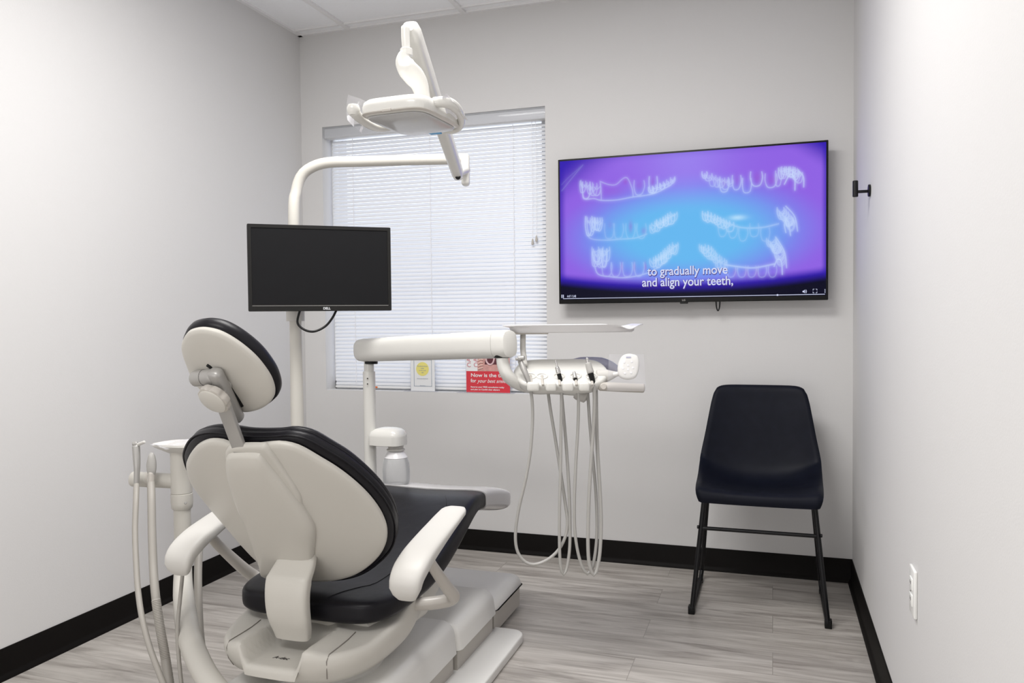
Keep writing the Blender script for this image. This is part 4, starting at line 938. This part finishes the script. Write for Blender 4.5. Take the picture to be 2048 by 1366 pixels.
# ------------------------------------------------------------------ ASSISTANT UNIT (left)
DA = 2.50
aq = P(365, 1050, DA); ax0, ay0 = aq[0], aq[1]
au = root('assistant_unit', (ax0, ay0, 0), 'white assistant post with instrument bar left of the dental chair', 'dental delivery unit')
zt = lambda v: P(365, v, DA)[2]
cyl('post', (ax0, ay0, zt(1150)), (ax0, ay0, zt(1000)), .0255, 'cream', au)
lathe('knuckle', (ax0, ay0, zt(1018)), [(.026, 0), (.031, .005), (.033, .02), (.033, .05), (.030, .052)], 'cream', au)
cyl('upper_post', (ax0, ay0, zt(985)), (ax0, ay0, zt(893)), .032, 'cream', au)
sc_ = P(371, 1006, DA - .034); cyl('set_screw', sc_, sc_ + unit(CAM - sc_) * .004, .0045, 'greymetal', au, seg=12)
bA = P(266, 958, DA); bB = P(350, 962, DA)
tube('holder_bar', [bA, (bA + bB) / 2, bB], .0235, 'cream', au, seg=26, n=10)
for u in (277, 298):
    c_ = P(u, 959, DA); dvec = unit(bB - bA); cyl('bar_ring', c_ - dvec * .004, c_ + dvec * .004, .0248, 'greybeige', au)
tube('support_arm', [(ax0, ay0, zt(1120)), P(366, 1170, 2.46), P(370, 1220, 2.36), P(378, 1270, 2.24), P(396, 1320, 2.12), P(425, 1370, 2.02), P(470, 1420, 1.98)], [.0255, .030, .032, .032, .031, .030, .030], 'cream', au, seg=26, n=60)
# cup rest on top of the post
cp = P(368, 890, DA); c4 = cat_closed([(-.075, -.03), (-.05, -.055), (0, -.06), (.06, -.05), (.08, 0), (.06, .05), (0, .06), (-.06, .04)], 60)
cb = np.array([ax0, ay0, zt(905)])
cr_ = loft([[cb + np.array([a * s_, b * s_, h]) for a, b in c4] for s_, h in ((.40, 0), (.55, .006), (.95, .022), (1.02, .027), (1.0, .033), (.93, .031), (.8, .024), (.03, .018))], 'cup_rest', 'whitem', au, True, 40)
tag(sheet('plastic_sleeve', [P(300, 889, 2.44), P(330, 899, 2.42), P(398, 884, 2.5), P(365, 880, 2.58)], 'sleeve', amp=.006, seed=12, curl=.006), 'clear plastic wrap over the cup rest beside the left wall', 'plastic cover')
G2 = 'handpieces hanging on the assistant bar'
s1 = root('air_water_syringe', P(272, 960, 2.46), 'grey angled syringe at the outer end of the left bar', 'handpiece', G2)
tube('syringe_body', [P(272, 893, 2.46), P(273, 910, 2.455), P(274, 935, 2.45), P(273, 968, 2.45)], [.0115, .011, .009, .0085], 'greymetal', s1, seg=18)
tube('nozzle', [P(273, 891, 2.46), P(281, 887, 2.455), P(289, 884, 2.45)], [.006, .0048, .0048], 'whitem', s1, seg=12, n=10)
tube('syringe_button', [P(267, 888, 2.46), P(274, 887, 2.46)], .0075, 'greymetal', s1, seg=12, n=8)
hose('hose', [(273, 968), (272, 1000), (270, 1060), (272, 1120), (276, 1180), (284, 1235), (298, 1290), (316, 1340), (340, 1400)], 2.45, 2.1, [.0085, .0082, .008, .008], 'hosedark', s1)
s2 = root('suction_valve', P(303, 950, 2.46), 'leaf-shaped beige suction handle nearest the post on left bar', 'handpiece', G2)
lat_, up_ = unit(HW), Z; nn_ = np.cross(lat_, up_)
pad('valve_body', [(0, .042), (.008, .038), (.013, .02), (.0145, 0), (.012, -.022), (.004, -.034), (-.004, -.034), (-.012, -.022), (-.0145, 0), (-.011, .022), (-.006, .038)], P(303, 932, 2.45), lat_, up_, nn_, [(.02, 0, -.010), (.6, 0, -.009), (.9, 0, -.006), (1, 0, 0), (.9, 0, .006), (.6, 0, .009), (.02, 0, .010)], 'hosegrey', s2)
tube('valve_neck', [P(303, 945, 2.45), P(302, 968, 2.45)], [.010, .0095], 'greybeige', s2, n=8)
hose('hose', [(302, 966), (303, 1000), (304, 1060), (306, 1120), (309, 1170), (316, 1230), (326, 1290), (334, 1340), (342, 1400)], 2.45, 2.15, [.0115, .0118, .012, .012], 'hosedark', s2)
px2 = [(312, 1200), (320, 1255), (329, 1305), (337, 1355), (343, 1400)]
pts = cat_open([P(u, v, 2.26 - .10 * i / 4) for i, (u, v) in enumerate(px2)], 120)
tube('corrugated_sleeve', pts, [.0118 + .0012 * (i % 2) for i in range(120)], 'hosedark', s2, seg=14, smooth=False)
hz1 = hose('supply_hose', [(366, 1140), (362, 1180), (357, 1230), (355, 1270), (358, 1320), (364, 1380)], 2.30, 2.15, .0055, 'hosedark', au)
hose('supply_hose', [(398, 1100), (396, 1150), (397, 1210), (400, 1270), (407, 1320), (420, 1380)], 2.62, 2.35, .0125, 'hosedark', au)

# ------------------------------------------------------------------ signs on the sill
def quad(name, x0, x1, z0, z1, y, m, parent): return blocks(name, [(x0, x1, y, y + .0006, z0, z1)], m, parent)
sy = 3.768
w1 = root('certificate_stand', (-1.69, sy, WZ0), 'small white framed notice with yellow circle on the window sill', 'sign')
def sp_(u, v, y=sy): return PY(u, v, y)
f0, f1 = sp_(822, 781), sp_(869, 720)
x0, x1, z0, z1 = f0[0], f1[0], WZ0, WZ0 + .175
quad('card', x0, x1, z0 + .002, z1, sy, 'paper', w1)
ix0, ix1, iz0, iz1 = x0 + .018, x1 - .016, z0 + .026, z1 - .01
bt = .0025
blocks('blue_border', [(ix0, ix1, sy - .001, sy, iz0, iz0 + bt), (ix0, ix1, sy - .001, sy, iz1 - bt, iz1), (ix0, ix0 + bt, sy - .001, sy, iz0, iz1), (ix1 - bt, ix1, sy - .001, sy, iz0, iz1)], 'greyink', w1)
cc = sp_(845, 738); lathe('yellow_circle', (cc[0], sy - .0002, cc[2]), [(.001, .0), (.036, .0002), (.036, .0008), (.001, .001)], 'yellow', w1, axis=(0, -1, 0), seg=40)
for i, (s_, tx) in enumerate(((.0085, 'We welcome all your'), (.0095, 'smiles'), (.0085, 'to visit us and'), (.0085, 'refer'))):
    text('lettering', tx, s_, 'greyink', w1, (cc[0], sy - .0016, cc[2] + .012 - i * .011), X, Z, align='CENTER', sx=.8)
text('lettering', 'for the most advanced care', .007, 'greyink', w1, (cc[0], sy - .0012, cc[2] - .052), X, Z, align='CENTER', sx=.8)
text('lettering', 'dentistry', .009, 'greyink', w1, (cc[0], sy - .0012, cc[2] - .090), X, Z, align='CENTER')
box('acrylic_holder', ((x0 + x1) / 2, sy + .003, (z0 + z1) / 2), (x1 - x0 + .006, .002, z1 - z0), 'acrylic', w1)
box('acrylic_foot', ((x0 + x1) / 2 - .01, sy - .004, z0 + .0015), (x1 - x0 + .05, .03, .002), 'acrylic', w1)
w2 = root('promotional_flyer', (-1.33, sy, WZ0), 'red and white smile flyer in a clear stand on window sill', 'sign')
f0, f1 = sp_(933, 786), sp_(1020, 786)
x0, x1 = f0[0], f1[0]; z0 = WZ0; zr = sp_(933, 742)[2]; z1 = z0 + .215
blocks('red_panel', [(x0, x1, sy, sy + .0008, z0 + .002, zr)], 'red', w2)
xs_ = sp_(955, 740)[0]
blocks('white_panel', [(x0, xs_, sy, sy + .0008, zr, z1)], 'paper', w2)
ph = blocks('photo_panel', [(xs_, x1, sy, sy + .0008, zr, z1)], 'pink', w2)
uc = sp_(981, 722); pts = [(uc[0] - .024, sy - .001, uc[2] + .016), (uc[0] - .021, sy - .001, uc[2] - .002), (uc[0] - .010, sy - .001, uc[2] - .016), (uc[0] + .004, sy - .001, uc[2] - .017), (uc[0] + .015, sy - .001, uc[2] - .006), (uc[0] + .020, sy - .001, uc[2] + .013)]
prism('dark_print', [(-.03, -.03), (.035, -.03), (.03, .03), (-.02, .035)], (uc[0] - .002, sy - .0002, uc[2] + .012), X, Z, -Y, .0003, 'maroon', ph)
tube('aligner_print', pts, .0045, 'aligner', ph, seg=8, n=24)
for k_ in range(4):
    tube('finger_print', [(xs_ + .003, sy - .0003, zr + .010 + k_ * .014), (xs_ + .018, sy - .0003, zr + .015 + k_ * .015), (xs_ + .034, sy - .0003, zr + .018 + k_ * .013)], .0042, 'fingers', ph, seg=8, n=10) if False else None
M['fingers'] = mat('light_skin_print', (0.74, 0.50, 0.44), 0.5)
for k_ in range(4):
    tube('finger_print', [(xs_ + .004, sy - .0003, zr + .010 + k_ * .014), (xs_ + .018, sy - .0003, zr + .015 + k_ * .015), (xs_ + .030, sy - .0003, zr + .018 + k_ * .013)], .0042, 'fingers', ph, seg=8, n=10)
for (tx, uu) in (('C', 938), ('C', 951.5)):
    q = sp_(uu, 734); text('lettering', tx, .033, 'rose', w2, (q[0], sy - .001, q[2]), X, Z, rot=R(0), align='CENTER')
for (tx, uu) in (('A', 938), ('A', 951.5)):
    q = sp_(uu, 719); text('lettering', tx, .033, 'rose', w2, (q[0] + .010, sy - .001, q[2] - .002), X, Z, rot=R(90), align='CENTER')
def fit(body, u0_, v0_, u1_, size, shear=0, bold=0):
    a = sp_(u0_, v0_); b = sp_(u1_, v0_)
    o = text('lettering', body, size, 'paper', w2, (0, 0, 0), X, Z, shear=shear, bold=bold); wd = max(v.co.x for v in o.data.vertices)
    for v in o.data.vertices: v.co.x = a[0] + v.co.x * (b[0] - a[0]) / wd; v.co.z += a[2]; v.co.y += sy - .0006
fit('Now is the time', 941.5, 753.5, 1017, .026, 0, .0004)
fit('for', 941.5, 764.5, 952.5, .026, 0, .0004); fit('your best smile', 955, 765, 1012, .026, .35, .0001)
fit('Reserve your FREE consultation today', 941.5, 775, 1008.5, .0105, 0, .0002)
fit('and plan on Candid clear aligners', 941.5, 780, 999.5, .0105, 0, .0002)
box('acrylic_stand', ((x0 + x1) / 2, sy + .003, (z0 + z1) / 2), (x1 - x0 + .006, .002, z1 - z0), 'acrylic', w2)
box('acrylic_foot', ((x0 + x1) / 2 - .01, sy - .0, z0 + .0012), (x1 - x0 + .07, .05, .002), 'acrylic', w2)
